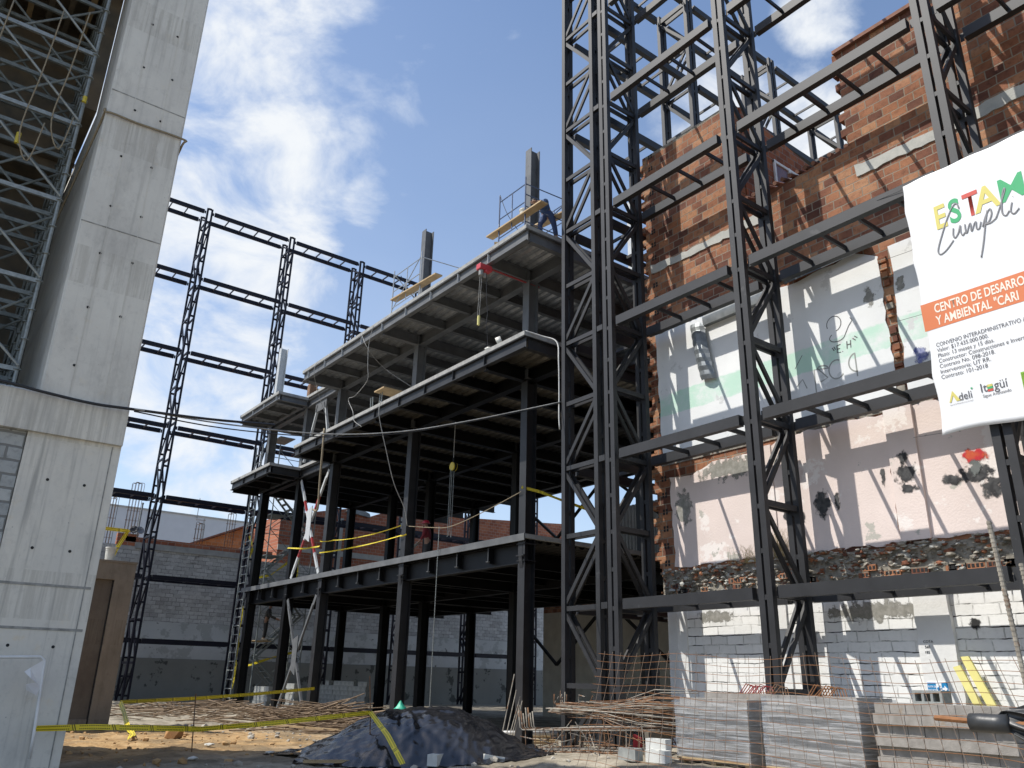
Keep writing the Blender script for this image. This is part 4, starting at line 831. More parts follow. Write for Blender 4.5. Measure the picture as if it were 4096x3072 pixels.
# ---------------------------------------------------------------- walls and houses behind the site
def backdrop():
    t = thing('site_wall', (15, 45, .3), 'weathered grey block wall with pale coping closing the far side of the site', 'wall')
    b = MB(); b.box(-12, 9.9, 45, 45.25, -.2, 7.6); b.box(9.9, 40, 45, 45.25, 3.95, 7.5); b.build('block_face', K['backblock'], t)
    b = MB(); b.box(9.9, 40, 44.97, 45.2, 2.2, 3.95); b.build('rendered_band', K['backplaster'], t)
    b = MB(); b.box(9.9, 40, 44.9, 45.2, -.2, 2.2); b.build('stained_base', K['backdark'], t)
    b = MB(); b.box(9.9, 16.4, 44.92, 45.3, 7.5, 7.80); b.build('coping', K['coping'], t)
    b = MB(); b.box(9.4, 17.2, 45.0, 45.25, 7.80, 8.06); b.box(9.0, 9.9, 45.0, 45.3, 7.6, 8.2); b.build('brick_cap', K['brick_far'], t)
    # red brick house behind the steel building
    t = thing('brick_house', (26, 46, 5), 'red brick house wall with concrete bands seen through the steel building', 'house')
    b = MB(); b.prism([(17.6, 45.4, 5), (17.6, 45.4, 10.3), (22, 45.4, 11.3), (23.2, 45.4, 10.9), (24.3, 45.4, 11.35), (40, 45.4, 12.6), (40, 45.4, 5)], (0, 6, 0)); b.build('wall', K['brick_far'], t)
    b = MB(); b.box(17.6, 40, 45.34, 45.41, 8.3, 8.62); b.box(21.2, 21.55, 45.33, 45.42, 5, 10.6); b.box(25.4, 25.7, 45.33, 45.42, 5, 11.2); b.build('concrete_band', K['lintel'], t)
    b = MB(); b.prism([(21.6, 45.2, 11.05), (23.3, 45.2, 10.86), (23.2, 45.2, 11.1), (22.2, 45.2, 11.45)], (0, 3, 0)); b.build('roof', K['zinc'], t)
    # orange gabled house to the left of it
    t = thing('brick_house', (17, 50, 8), 'orange brick gable house with cream render above the far site wall', 'house')
    b = MB(); b.prism([(13.2, 50, 5), (13.2, 50, 8.4), (14.8, 50, 9.0), (17.1, 50, 10.05), (20.6, 50, 11.4), (26, 50, 11.4), (26, 50, 5)], (0, 8, 0)); b.build('wall', K['brick_orange'], t)
    b = MB(); b.prism([(16.0, 49.96, 8.2), (17.1, 49.96, 8.9), (20.0, 49.96, 10.0), (20.2, 49.96, 9.6), (19.9, 49.96, 8.2)], (0, .05, 0)); b.box(18.6, 19.6, 49.9, 50, 6.5, 9.2); b.build('render_patch', K['house'], t)
    b = MB(); b.prism([(13.9, 49.7, 8.62), (17.1, 49.7, 10.08), (20.7, 49.7, 11.45), (20.7, 49.7, 11.58), (17.1, 49.7, 10.2), (13.9, 49.7, 8.74)], (0, 8.5, 0)); b.build('roof', K['clay'], t)
    b = MB(); b.box(15.9, 16.8, 49.94, 50.0, 7.9, 8.5); b.build('window', K['dark_hole'], t)
    t = thing('warehouse', (30, 90, 0), 'huge pale grey clad hall rising behind the far houses', 'building')
    b = MB(); b.prism([(5, 90, 0), (5, 90, 17.6), (60, 90, 17.2), (60, 90, 0)], (0, 30, 0)); b.build('wall', K['bigpanel'], t)
    b = MB(); b.box(4.8, 60, 89.9, 90.1, 17.4, 17.55); b.box(26.3, 26.4, 89.95, 90, 0, 17.3); b.box(10, 60, 89.96, 90, 12.8, 12.9); b.build('trim', K['coping'], t)
    b = MB(); b.path([(25.5, 89.9, 17.2), (25.5, 89.9, 19.4)], .04, 5); b.build('mast', K['dish'], t)
    # pale houses at the back right
    t = thing('plastered_house', (27, 31, 0), 'pale rendered house with corrugated upper cladding behind the lattice tower', 'house')
    b = MB(); b.box(25.6, 26.0, 17, 31, -.2, 4.6); b.build('wall', K['house'], t)
    b = MB(); b.box(25.61, 25.9, 17, 31, 4.6, 5.6); b.build('brick_course', K['brick'], t)
    b = MB()
    for k in range(50): y = 18+.21*k; b.path([(26.8, y, 6.5), (26.8, y, 9.3)], .1, 6)
    b.build('corrugated_sheet', K['coping'], t)
    b = MB(); b.box(26.3, 40, 17, 31, 5.6, 6.5); b.build('parapet', K['lintel'], t)
    # starter bars on top of the far wall
    for k, (x0, x1, z0, z1, n, lab) in enumerate(((9.25, 9.85, 8.1, 10.9, 9, 'tall bundle of starter bars on the far wall beside the lattice column'), (12.8, 13.25, 8.06, 9.2, 7, 'short bundle of starter bars on the middle of the far wall'), (14.45, 14.95, 8.06, 10.0, 8, 'bundle of hooked starter bars on the far wall before the orange gable'), (8.35, 8.75, 7.6, 9.95, 7, 'bundle of starter bars on the far wall closest to the concrete pier'))):
        t = thing('starter_bars', ((x0+x1)/2, 45.1, z0), lab, 'rebar', 'starter bars on the far wall'); r = random.Random(k)
        for i in range(n):
            x = x0+(x1-x0)*i/(n-1); y = 45.05+.2*(i % 2); zz = z1-r.uniform(0, .15); d = .12 if i < n/2 else -.12
            b = MB(); b.path([(x, y, z0-.1), (x, y, zz), (x+d*.3, y, zz+.05), (x+d*1.4, y, zz+.05)], .014, 4); b.build('bar', K['rebar'] if i % 3 else K['cable'], t)
        for q in range(3): b = MB(); z = z0+.3+.5*q; b.path([(x0, 45.04, z), (x1, 45.04, z), (x1, 45.26, z), (x0, 45.26, z), (x0, 45.04, z)], .008, 4); b.build('tie', K['rebar'], t)
    for k, (x, m, lab) in enumerate(((9.72, 'dish_dark', 'dark satellite dish on the far wall'), (10.0, 'dish', 'pale satellite dish on the far wall beside the post'))):
        t = thing('satellite_dish', (x, 45.2, 8.2), lab, 'dish', 'satellite dishes'); b = MB(); c = Vector((x, 45.0, 8.4)); d = Vector((-.3+.6*k, -1, .4)).normalized(); a = d.orthogonal().normalized(); e = d.cross(a)
        for i in range(4):
            for j in range(16): rr = .21*i/3; b.v.append(tuple(c + (a*math.cos(j*math.pi/8)+e*math.sin(j*math.pi/8))*rr + d*rr*rr*1.2))
        b.f = [(i*16+j, i*16+(j+1) % 16, (i+1)*16+(j+1) % 16, (i+1)*16+j) for i in range(3) for j in range(16)]; b.m = [0]*48
        o = b.build('reflector', K[m], t, smooth=True); s = o.modifiers.new('s', 'SOLIDIFY'); s.thickness = .015
        b = MB(); b.path([c, c+Vector((0, .15, -.3))], .02, 6); b.path([c-d*.0+e*-.2, c+d*.25], .01, 5); b.build('arm', K['dish'], t)
    b = MB(); b.path([(9.98, 45.3, 7.9), (9.98, 45.3, 9.85)], .045, 8); b.path([(9.98, 45.3, 9.83), (9.98, 45.3, 9.9)], .06, 8); tag(b.build('roof_post', K['galv']), 'bare grey metal post on the far wall next to the dishes', 'post')
backdrop()
# ---------------------------------------------------------------- people
def skinned(name, chains, m, parent, root=0, sub=1):
    """one continuous surface grown round jointed chains of (x, y, z, radius)"""
    vs, rs, es, idx = [], [], [], {}
    for ch in chains:
        prev = None
        for (x, y, z, r) in ch:
            k = (round(x,4), round(y,4), round(z,4))
            if k not in idx: idx[k] = len(vs); vs.append((x, y, z)); rs.append(r)
            i = idx[k]
            if prev is not None and prev != i: es.append((prev, i))
            prev = i
    me = bpy.data.meshes.new(name); me.from_pydata(vs, es, []); me.materials.append(m)
    o = bpy.data.objects.new(name, me); COL.objects.link(o); attach(o, parent)
    mo = o.modifiers.new('skin', 'SKIN'); mo.use_smooth_shade = True
    if not me.skin_vertices: 
        bm = bmesh.new(); bm.from_mesh(me); bm.verts.layers.skin.verify(); bm.to_mesh(me); bm.free()
    for sv, r in zip(me.skin_vertices[0].data, rs): sv.radius = (r, r)
    me.skin_vertices[0].data[root].use_root = True
    ss = o.modifiers.new('sub', 'SUBSURF'); ss.levels = sub; ss.render_levels = sub
    return o
def person(loc, label, J, shirt, pants, helmet=None, hold=None, face=Vector((0,-1,0))):
    """J: joint name -> Vector. The body is one mesh; clothes, hat and boots are its children"""
    t = thing('person', loc, label, 'person', 'workers on the site')
    def v(n, r): p = J[n]; return (p.x, p.y, p.z, r)
    face = face.normalized(); chains = [[v('pelvis',.13), v('belly',.13), v('chest',.15), v('neck',.06), v('head',.085), (*(J['head']+Vector((0,0,.09))), .08)]]
    for s in 'LR':
        chains.append([v('chest',.15), v('sh'+s,.07), v('el'+s,.047), v('wr'+s,.033), (*(J['wr'+s]+(J['wr'+s]-J['el'+s]).normalized()*.05), .034)])
        chains.append([v('pelvis',.13), v('hip'+s,.10), v('kn'+s,.068), v('an'+s,.045), v('toe'+s,.04)])
        pa = J['wr'+s]+(J['wr'+s]-J['el'+s]).normalized()*.05; d = (J['wr'+s]-J['el'+s]).normalized(); side = d.cross(face).normalized()
        if side.length < .1: side = Vector((1,0,0))
        for k in range(4):
            b0 = pa+side*(.012*(k-1.5)*2)*.8; L1 = (.045, .05, .047, .038)[k]
            chains.append([(*pa, .034), (*(b0+d*.035), .009), (*(b0+d*(.035+L1)+face*.012), .008), (*(b0+d*(.035+L1*1.5)+face*.035), .007)])
        chains.append([(*pa, .034), (*(pa+side*.035+face*.02+d*.01), .011), (*(pa+side*.045+face*.04+d*.04), .009)])
    body = skinned('body', chains, K['skin'], t)
    h = J['head']; fx = face; ax = Vector((0,0,1)).cross(fx).normalized()
    f = MB(); f.rock(h+fx*.095+Vector((0,0,.01)), .022, 1, 0, (1,1,1.4))
    for s in (-1, 1): f.rock(h+ax*s*.092+Vector((0,0,.01)), .024, 2, 0, (.7,.9,1.4)); f.rock(h+fx*.082+ax*s*.033+Vector((0,0,.04)), .012, 3, 1, (1,1,.8))
    f.bar(h+fx*.088-ax*.022-Vector((0,0,.045)), h+fx*.088+ax*.022-Vector((0,0,.045)), .008, .01, (0,0,1), 1); f.build('face', [K['skin'], K['darkcloth']], t)
    sc = [[v('pelvis',.155), v('belly',.155), v('chest',.175), (*(J['chest'].lerp(J['neck'],.75)), .085)]]
    for s in 'LR': sc.append([v('chest',.175), v('sh'+s,.088), v('el'+s,.062), (*(J['el'+s].lerp(J['wr'+s],.85)), .045)])
    skinned('shirt', sc, shirt, t)
    pc = [[(*(J['pelvis'].lerp(J['belly'],.4)), .15), v('pelvis',.15)]]
    for s in 'LR': pc.append([v('pelvis',.15), v('hip'+s,.118), v('kn'+s,.083), (*(J['kn'+s].lerp(J['an'+s],.92)), .07)])
    skinned('trousers', pc, pants, t)
    for s in 'LR':
        b = MB(); a = J['an'+s]; to = J['toe'+s]; b.path([a+(a-to).normalized()*.06-Vector((0,0,.03)), a-Vector((0,0,.025)), to+Vector((0,0,.0)), to+(to-a).normalized()*.05-Vector((0,0,.01))], .05, 8); b.build('boot', K['boot'], t, smooth=True)
    if helmet:
        b = MB(); c = h+Vector((0,0,.075)); n = 12
        for i in range(5):
            a = i/4*math.pi/2; b.v += [tuple(c+(fx*math.cos(q*2*math.pi/n)*1.1+ax*math.sin(q*2*math.pi/n))*.128*math.cos(a)*(1 if i < 4 else .1)+Vector((0,0,.12*math.sin(a)))) for q in range(n)]
        b.f += [(i*n+q, i*n+(q+1) % n, (i+1)*n+(q+1) % n, (i+1)*n+q) for i in range(4) for q in range(n)]+[tuple(4*n+q for q in range(n))]; b.m += [0]*(4*n+1)
        b.path([c-Vector((0,0,.008)), c+Vector((0,0,.008))], .15, 14); b.prism([c+fx*.12+ax*.07, c+fx*.12-ax*.07, c+fx*.2-ax*.04, c+fx*.2+ax*.04], (0,0,.012)); b.build('hard_hat', helmet, t, smooth=False)
    else:
        b = MB(); b.rock(h+Vector((0,0,.07))-fx*.01, .115, 4, 0, (1,1,.85)); b.build('hair', K['darkcloth'], t, smooth=True)
    return t
def standing(x, y, z, H, az, lean=0, arms=((.05,.1),(.05,.1))):
    """joints of an upright figure of height H, facing azimuth az (deg from +Y towards +X)"""
    f = Vector((math.sin(R(az)), math.cos(R(az)), 0)); r = Vector((f.y, -f.x, 0)); k = H/1.75; o = Vector((x, y, z)); U = Vector((0,0,1)); J = {}
    def P(a, b, c): return o + r*a*k + f*b*k + U*c*k
    J['pelvis'] = P(0,0,.95); J['belly'] = P(0,.01+lean*.3,1.13); J['chest'] = P(0,lean*.7,1.33); J['neck'] = P(0,lean,1.50); J['head'] = P(0,lean+.04,1.60)
    for s, q, (ao, af) in (('L',-1,arms[0]),('R',1,arms[1])):
        J['sh'+s] = P(.19*q, lean*.9, 1.42); J['el'+s] = P((.22+ao)*q, lean*.8-.03+af*.3, 1.14); J['wr'+s] = P((.23+ao*.6)*q, lean*.8+af*1.4, .92+af*.25)
        J['hip'+s] = P(.09*q, 0, .90); J['kn'+s] = P(.11*q, .03, .50); J['an'+s] = P(.12*q, -.02, .09); J['toe'+s] = P(.14*q, .13, .04)
    return J, f
J, f = standing(15.2, 24.95, 5.31, 1.58, -35, .08, ((.06,.12),(.04,.02)))
person((15.2, 24.95, 5.31), 'worker in dark red shirt and red hard hat standing on the first steel deck', J, K['shirt_red'], K['darkcloth'], K['helmet'], face=f)
b = MB(); b.bar((14.75, 25.3, 5.9), (14.95, 25.1, 6.15), .25, .03); tag(b.build('board', K['block_cold']), 'small grey board carried low by the worker in the red hard hat', 'board')
J, f = standing(15.0, 39.0, 3.06, 1.72, 120, .12, ((.02,.3),(.02,.35)))
person((15.0, 39.0, 3.06), 'worker in dark clothes and red hard hat on the left stair scaffold, in shadow', J, K['darkcloth'], K['darkcloth'], K['helmet'], face=f)
V = Vector
J = dict(pelvis=V((13.05,15.75,14.40)), belly=V((12.98,15.78,14.55)), chest=V((12.86,15.80,14.68)), neck=V((12.70,15.84,14.72)), head=V((12.60,15.88,14.70)), shL=V((12.90,15.98,14.72)), elL=V((12.72,16.05,14.5)), wrL=V((12.55,16.0,14.42)),
         shR=V((12.84,15.62,14.72)), elR=V((12.80,15.58,14.48)), wrR=V((12.60,15.66,14.36)), hipL=V((13.02,15.86,14.36)), knL=V((12.84,15.86,14.06)), anL=V((12.86,15.84,13.68)), toeL=V((12.72,15.84,13.63)), hipR=V((13.10,15.66,14.36)), knR=V((13.22,15.66,14.05)), anR=V((13.30,15.66,13.70)), toeR=V((13.42,15.62,13.64)))
person((13.05, 15.75, 13.58), 'worker in blue shirt and jeans bending at the roof column on the top deck', J, K['shirt_blue'], K['jeans'], None, face=V((-1,.1,-.3)))
b = MB(); b.box(12.7, 13.6, 15.55, 15.95, 13.58, 13.61); tag(b.build('plywood_sheet', K['wood']), 'small plywood sheet under the feet of the bending roof worker', 'board')

# ---------------------------------------------------------------- light scaffolds on the roof deck
def pipe_scaffold(loc, frames, z0, h, m, label, braces=(), r=.022):
    t = thing('pipe_scaffold', loc, label, 'scaffold', 'pipe scaffolds round the roof columns')
    for (p, q) in frames:
        for e in (p, q): b = MB(); b.path([(e[0], e[1], z0), (e[0], e[1], z0+h)], r, 8); b.build('upright', m, t)
        for k in (.15, .52, .86): b = MB(); b.path([(p[0], p[1], z0+h*k), (q[0], q[1], z0+h*k)], r*.85, 6); b.build('rung', m, t)
        mx_, my = (p[0]+q[0])/2, (p[1]+q[1])/2; b = MB(); b.path([(mx_, my, z0+h*.15), (mx_, my, z0+h*.86)], r*.8, 6); b.build('rung', m, t)
    for p, q in braces: b = MB(); b.path([p, q], r*.8, 6); b.build('brace', m, t)
    return t
pipe_scaffold((12.2, 16.9, 13.58), [((12.2,17.0),(12.2,15.75)), ((13.75,17.0),(13.75,15.6))], 13.58, 1.75, K['bluepipe'], 'blue pipe scaffold round the roof column at the near deck corner', [((12.2,15.75,15.1),(13.75,15.6,15.05)), ((12.2,15.75,14.35),(13.75,15.6,14.3)), ((12.2,15.75,13.85),(13.75,15.6,13.75)), ((12.2,15.75,14.75),(13.0,15.7,14.73)), ((13.1,15.65,14.3),(13.75,15.6,15.1)), ((13.5,15.62,13.62),(13.78,15.6,14.0))])
pipe_scaffold((12.2, 23.3, 13.58), [((12.15,23.3),(12.15,21.4)), ((13.95,23.9),(13.95,21.2))], 13.58, 1.75, K['greypipe'], 'pale pipe scaffold round the middle roof column', [((12.15,23.3,13.75),(12.15,21.4,15.2)), ((12.15,21.4,15.1),(13.95,21.2,15.1)), ((12.15,23.3,15.2),(13.95,23.9,14.4)), ((12.15,21.4,13.7),(13.95,23.9,13.7))])
for p, q, w, lab in (((12.25,17.55,14.13),(12.25,14.95,14.10),.26,'long scaffold plank jutting over the near corner of the top deck'), ((13.25,16.5,14.42),(13.3,15.1,14.30),.26,'scaffold plank behind the bending roof worker'), ((12.2,17.2,13.72),(12.9,16.6,13.70),.3,'scrap plywood at the edge of the top deck by the blue scaffold'), ((12.2,23.3,14.16),(12.2,20.3,14.0),.28,'scaffold plank resting on the pale roof scaffold')):
    b = MB(); b.bar(p, q, w, .045); tag(b.build('scaffold_plank', K['wood']), lab, 'plank', 'scaffold planks')
bucket('bucket', (12.45, 16.1, 14.14), .145, .33, 'white bucket on the plank beside the near roof column')
strand('safety_rope', [(12.2, 16.98, 15.3), (12.25, 16.7, 14.6), (12.4, 16.4, 14.0), (12.6, 16.2, 13.62)], .01, K['cable'], 'dark loose rope hanging from the blue roof scaffold', 'rope')
strand('safety_rope', [(12.2, 22.9, 15.0), (12.6, 22.8, 14.4), (13.1, 23.2, 14.5), (13.5, 23.5, 15.0)], .012, K['cable'], 'dark rope slung to the middle roof column', 'rope')

# ---------------------------------------------------------------- hoist, chains, wires
def hoist():
    t = thing('electric_hoist', (12.0, 17.3, 12.7), 'red electric hoist with a hanging pendant under the top deck', 'hoist')
    b = MB(); b.box(11.72, 12.16, 17.2, 17.42, 12.80, 12.98); b.box(11.9, 12.0, 17.16, 17.46, 12.72, 12.8); b.build('body', K['hoist_red'], t, bevel=.02)
    b = MB(); b.box(12.1, 14.0, 17.27, 17.33, 12.93, 12.96); b.build('rail', K['red_steel'], t)
    b = MB(); b.path([(11.82, 17.3, 12.78), (11.82, 17.3, 12.62)], .07, 10); b.path([(11.95, 17.3, 12.75), (11.95, 17.3, 12.6)], .05, 8); b.build('hook_block', K['cable_grey'], t)
    for x in (11.79, 11.85): b = MB(); b.path([(x, 17.3, 12.7), (x-.03, 17.3, 11.3)], .006, 5); b.build('wire', K['cable_grey'], t)
    b = MB(); b.path([(11.8, 17.3, 11.32), (11.8, 17.3, 11.03)], .04, 8); b.build('pendant', K['yellowboard'], t)
hoist()
strand('control_cable', [(12.02, 17.3, 12.8), (12.05, 17.3, 12.0), (12.1, 17.3, 11.5), (12.08, 17.3, 11.2), (12.14, 17.3, 10.6), (12.15, 17.3, 10.4)], .008, K['cable'], 'thin wavy control cable hanging below the red hoist', 'cable')
b = MB(); b.rock((12.15, 17.25, 10.36), .16, 3, 0, (1,1.2,.6)); b.bar((12.2, 16.95, 10.5), (12.3, 16.85, 10.56), .14, .2); tag(b.build('cement_sack', K['bucket'], smooth=True), 'white sack and box left at the edge of the second deck', 'sack')
def chainblock():
    t = thing('chain_block', (14.22, 22, 8.2), 'yellow chain block hanging under the second deck', 'hoist')
    b = MB(); b.path([(14.16, 22, 8.2), (14.30, 22, 8.2)], .145, 14); b.build('body', K['yellow'], t)
    b = MB(); b.path([(14.20, 21.98, 8.2), (14.26, 21.98, 8.2)], .155, 14); b.path([(14.22, 22, 8.32), (14.22, 22, 8.5), (14.26, 22, 8.5)], .025, 6); b.build('hub', K['black'], t)
    b = MB(); b.path([(14.22, 22, 8.45), (14.22, 22, 9.75)], .012, 6); b.build('hanger', K['cable_grey'], t)
    for x, z in ((14.12, 5.9), (14.18, 5.95), (14.26, 5.9)):
        b = MB(); zz = 8.1; k = 0
        while zz > z: b.bar((x, 22, zz), (x, 22, zz-.05), .022 if k % 2 else .008, .008 if k % 2 else .022, (0,1,0)); zz -= .042; k += 1
        b.build('chain', K['galv'], t)
chainblock()
b = MB(); zz = 6.0; k = 0
while zz > .4: b.bar((13.36, 21.3, zz), (13.36, 21.3, zz-.05), .026 if k % 2 else .01, .01 if k % 2 else .026, (0,1,0)); zz -= .042; k += 1
tag(b.build('hanging_chain', K['galv']), 'long thin chain hanging past the first deck to the ground', 'chain')
strand('cable', [(2.5,13.0,5.4),(4.2,14,5.74),(6.53,15,6.24),(8.27,15,6.64),(9.89,15,7.2),(11.35,15,7.76),(12.68,14.75,8.26)], .013, K['cable_grey'], 'grey cable stretched across the site from the pier to the lattice tower', 'cable')
strand('cable', [(2.5,13.0,5.36),(4.2,14,5.66),(6.53,15,6.18),(8.27,15,6.60),(9.89,15,7.17),(11.35,15,7.72),(12.68,14.75,8.23)], .011, K['cable'], 'dark cable twisted along the grey one across the site', 'cable')
strand('cable_coil', [(12.1,15.5,10.32),(12.5,15.3,10.22),(12.72,14.95,10.0),(12.66,14.8,9.4),(12.68,14.8,8.6),(12.66,14.78,7.9),(12.66,14.76,7.62),(12.70,14.80,7.55)], .019, K['cable_white'], 'white twisted cable dangling beside the lattice tower', 'cable')
strand('wire', [(12.0,29.18,13.5),(11.99,29.26,13.08),(12.4,29.73,12.62),(12.8,30.04,12.13),(13.3,30.02,11.19)], .009, K['cable_grey'], 'thin wire drooping from the far end of the top deck', 'wire', group='wires hanging from the decks')
strand('wire', [(12.0,25.28,13.52),(11.99,24.55,12.64),(13.,25.14,12.34),(13.4,23.72,11.31)], .008, K['cable_grey'], 'thin wire running from the top deck edge down to the middle column', 'wire', group='wires hanging from the decks')
strand('wire', [(12.0,24.33,13.5),(11.98,24.51,12.75),(12.,24.47,11.95),(12.05,24.52,11.44),(12.05,25.38,11.1),(12.05,25.92,11.1),(11.98,25.3,10.46),(11.97,25.11,10.07),(11.97,24.47,9.7)], .010, K['cable_grey'], 'long looping wire hanging from the top deck past the second deck', 'wire', group='wires hanging from the decks')
strand('wire', [(11.98,23.21,10.3),(11.96,23.22,9.81),(12.3,23.17,8.66),(12.7,23.2,7.6),(13.2,23.28,6.85),(13.42,23.4,6.3)], .014, K['cable_grey'], 'slanting rope from the second deck down to the middle column', 'rope', group='wires hanging from the decks')
strand('sling', [(11.98,27.62,10.35),(11.97,27.55,9.5),(12.1,27.8,8.4),(12.2,27.95,7.5),(12.3,28.3,7.36),(12.3,28.6,7.45)], .04, K['rope'], 'frayed lifting sling hanging from the second deck edge', 'sling')
strand('rope', [(13.55,23.5,6.32),(13.6,22.2,6.12),(13.6,21.06,6.0),(13.55,19.3,6.18),(13.45,17.3,6.47)], .012, K['rope'], 'guard rope strung between the two near columns above the first deck', 'rope')
for k, (a, c) in enumerate((((12.6,25.0,11.7),(12.6,24.6,10.3)), ((12.6,24.7,10.3),(12.6,24.7,11.5)))): pass
def trestle():
    t = thing('work_trestle', (12.6, 24.7, 10.3), 'small steel trestle with a timber top on the second deck edge', 'trestle')
    for y in (24.2, 24.35, 25.0, 25.15): b = MB(); b.path([(12.5+.1*(y > 24.6), y, 10.3), (12.55, y+(.05 if y < 24.6 else -.05), 11.05)], .02, 6); b.build('leg', K['galv'], t)
    b = MB(); b.box(12.35, 13.3, 23.8, 24.5, 11.05, 11.1); b.build('top', K['wood'], t)
trestle()

# ---------------------------------------------------------------- caution tapes
def tape(pts, label, w=.075, tw=0, group='yellow caution tapes', sub=8, sag=.0, flatv=None):
    P = [Vector(p) for p in pts]; out = []
    for i in range(len(P)-1):
        for k in range(sub):
            f = k/sub; q = P[i].lerp(P[i+1], f); q.z -= sag*4*f*(1-f); out.append(q)
    out.append(P[-1]); me = bpy.data.meshes.new('caution_tape'); vs, fs, us = [], [], []; s = 0
    for i, p in enumerate(out):
        d = (out[min(i+1,len(out)-1)]-out[max(i-1,0)]).normalized(); n = Vector((0,0,1)) if flatv is None else Vector(flatv)
        n = (n-d*n.dot(d)); n = n.normalized() if n.length > .05 else Vector((.6,-.8,0)); n.rotate(Matrix.Rotation(tw*math.sin(i*.37+len(out)), 3, d))
        vs += [p+n*w/2, p-n*w/2]; s += (out[i]-out[i-1]).length if i else 0; us.append(s/.62)
    fs = [(2*i, 2*i+1, 2*i+3, 2*i+2) for i in range(len(out)-1)]; me.from_pydata([tuple(v) for v in vs], [], fs); uv = me.uv_layers.new(name='UVMap')
    for poly in me.polygons:
        for li in poly.loop_indices: vi = me.loops[li].vertex_index; uv.data[li].uv = (us[vi//2], 1-vi % 2)
    me.materials.append(K['tape']); o = bpy.data.objects.new('caution_tape', me); COL.objects.link(o)
    sol = o.modifiers.new('s', 'SOLIDIFY'); sol.thickness = .0015
    return tag(o, label, 'tape', group)
tape([(2.02,12.78,.86),(2.79,13.15,.85),(4.46,13.8,.76),(5.81,14.1,.82),(7.84,14.6,.95)], 'caution tape stretched low in front of the dirt from the white pipe to the stake', .075, .3)
tape([(7.84,14.6,.97),(7.86,13.9,.6),(7.86,13.3,.18)], 'caution tape hanging down from the stake across the black tarpaulin', .095, .15, flatv=(.8,-.5,.1))
tape([(6.31,27,.72),(8.91,28,.81),(11.2,28.7,.95),(13.45,29.4,1.12)], 'caution tape running from the tan portal to the braced column', .10, .15)
tape([(6.31,27,.72),(6.0,25,.5),(5.65,23,.28),(5.3,21,.24),(5.0,20,.23)], 'caution tape falling from the portal post onto the orange dirt', .12, .5, flatv=(.8,-.5,.3))
tape([(13.42,30.2,6.57),(13.42,29.0,6.47),(13.42,26.5,6.33),(13.42,23.8,6.37)], 'upper caution tape between the columns of the first deck', .035, .9, sag=.03)
tape([(13.44,30.2,6.12),(13.42,26.94,6.0),(13.42,23.8,6.03),(13.47,23.5,6.05)], 'lower caution tape between the columns of the first deck', .045, .7, sag=.02)
tape([(13.44,33.5,6.66),(13.42,31.56,6.42),(13.42,30.2,6.37)], 'caution tape across the braced bay of the first deck', .06, .7)
tape([(13.46,17.3,6.6),(13.9,17.05,6.5),(14.55,16.8,6.3),(15.5,16.6,6.1)], 'caution tape from the near column towards the lattice tower', .08, .4)
tape([(2.6,25.1,5.35),(5.25,25.0,5.33),(5.26,25.0,5.30)], 'caution tape strung above the tan portal', .10, .2)
tape([(5.25,25.0,5.33),(5.05,25.0,4.85),(4.93,25.0,4.48)], 'caution tape slanting down to the tan portal top', .10, .3, flatv=(1,0,.3))
for k, pts in enumerate(([(14.0,39.6,.9),(14.0,39.5,2.0),(14.05,39.7,3.3),(14.0,39.6,4.6)], [(14.2,39.0,5.9),(15.0,39.2,6.1),(16.2,39.3,7.1)], [(14.3,39,1.9),(15.5,39,2.3),(16.6,39,2.6)], [(16.3,39.0,5.2),(16.35,39.1,6.1),(16.3,39.0,7.0)], [(14.0,39.9,8.0),(14.1,39.6,7.4),(14.0,39.5,6.9)])):
    tape(pts, ('caution tape tangled down the ladder of the stair scaffold', 'caution tape strung across the stair scaffold above the first deck level', 'caution tape across the stair scaffold near the ground', 'caution tape hanging on the right leg of the stair scaffold', 'loose caution tape high on the ladder of the stair scaffold')[k], .12, .9, 'caution tapes on the stair scaffold')

# ---------------------------------------------------------------- stair scaffold beside the building
def stair_scaffold():
    t = thing('stair_scaffold', (15.3, 39.5, .3), 'tall pipe stair scaffold at the far left end of the steel building', 'scaffold'); m = K['galv']; dk = K['galv_dark']
    for x, y in ((13.9,39.4),(13.9,40.3),(14.6,38.9),(14.6,40.4),(16.9,38.9),(16.9,40.4)):
        b = MB(); b.path([(x, y, .1), (x, y, 12.6)], .03, 6); b.build('standard', m if x < 14 else dk, t)
    for k in range(30):
        z = .5+.4*k; b = MB(); b.path([(13.9,39.4,z), (13.9,40.3,z+.0)], .022, 6); b.build('rung', m, t)
    for k in range(6):
        z = .3+2.0*k; up_ = k % 2
        for y in (38.9, 40.4):
            b = MB(); b.path([(14.6,y,z), (16.9,y,z+2)], .018, 5); b.path([(14.6,y,z+2), (16.9,y,z)], .018, 5); b.path([(14.6,y,z+2), (16.9,y,z+2)], .02, 5); b.build('brace', dk, t)
        xa, xb = (14.75, 16.75) if up_ else (16.75, 14.75)
        for y in (39.1, 39.75): b = MB(); b.bar((xa,y,z), (xb,y,z+2), .04, .09); b.build('stair_stringer', dk, t)
        for q in range(8): f = (q+.5)/8; b = MB(); b.box(xa+(xb-xa)*f-.11, xa+(xb-xa)*f+.11, 39.1, 39.75, z+2*f-.012, z+2*f+.012); b.build('tread', m, t)
        b = MB(); b.box(14.55, 15.35, 38.9, 40.35, z+2.72, z+2.76); b.build('platform', K['wood'] if k == 0 else dk, t)
stair_scaffold()
def cross_wire(p, q, k): pass

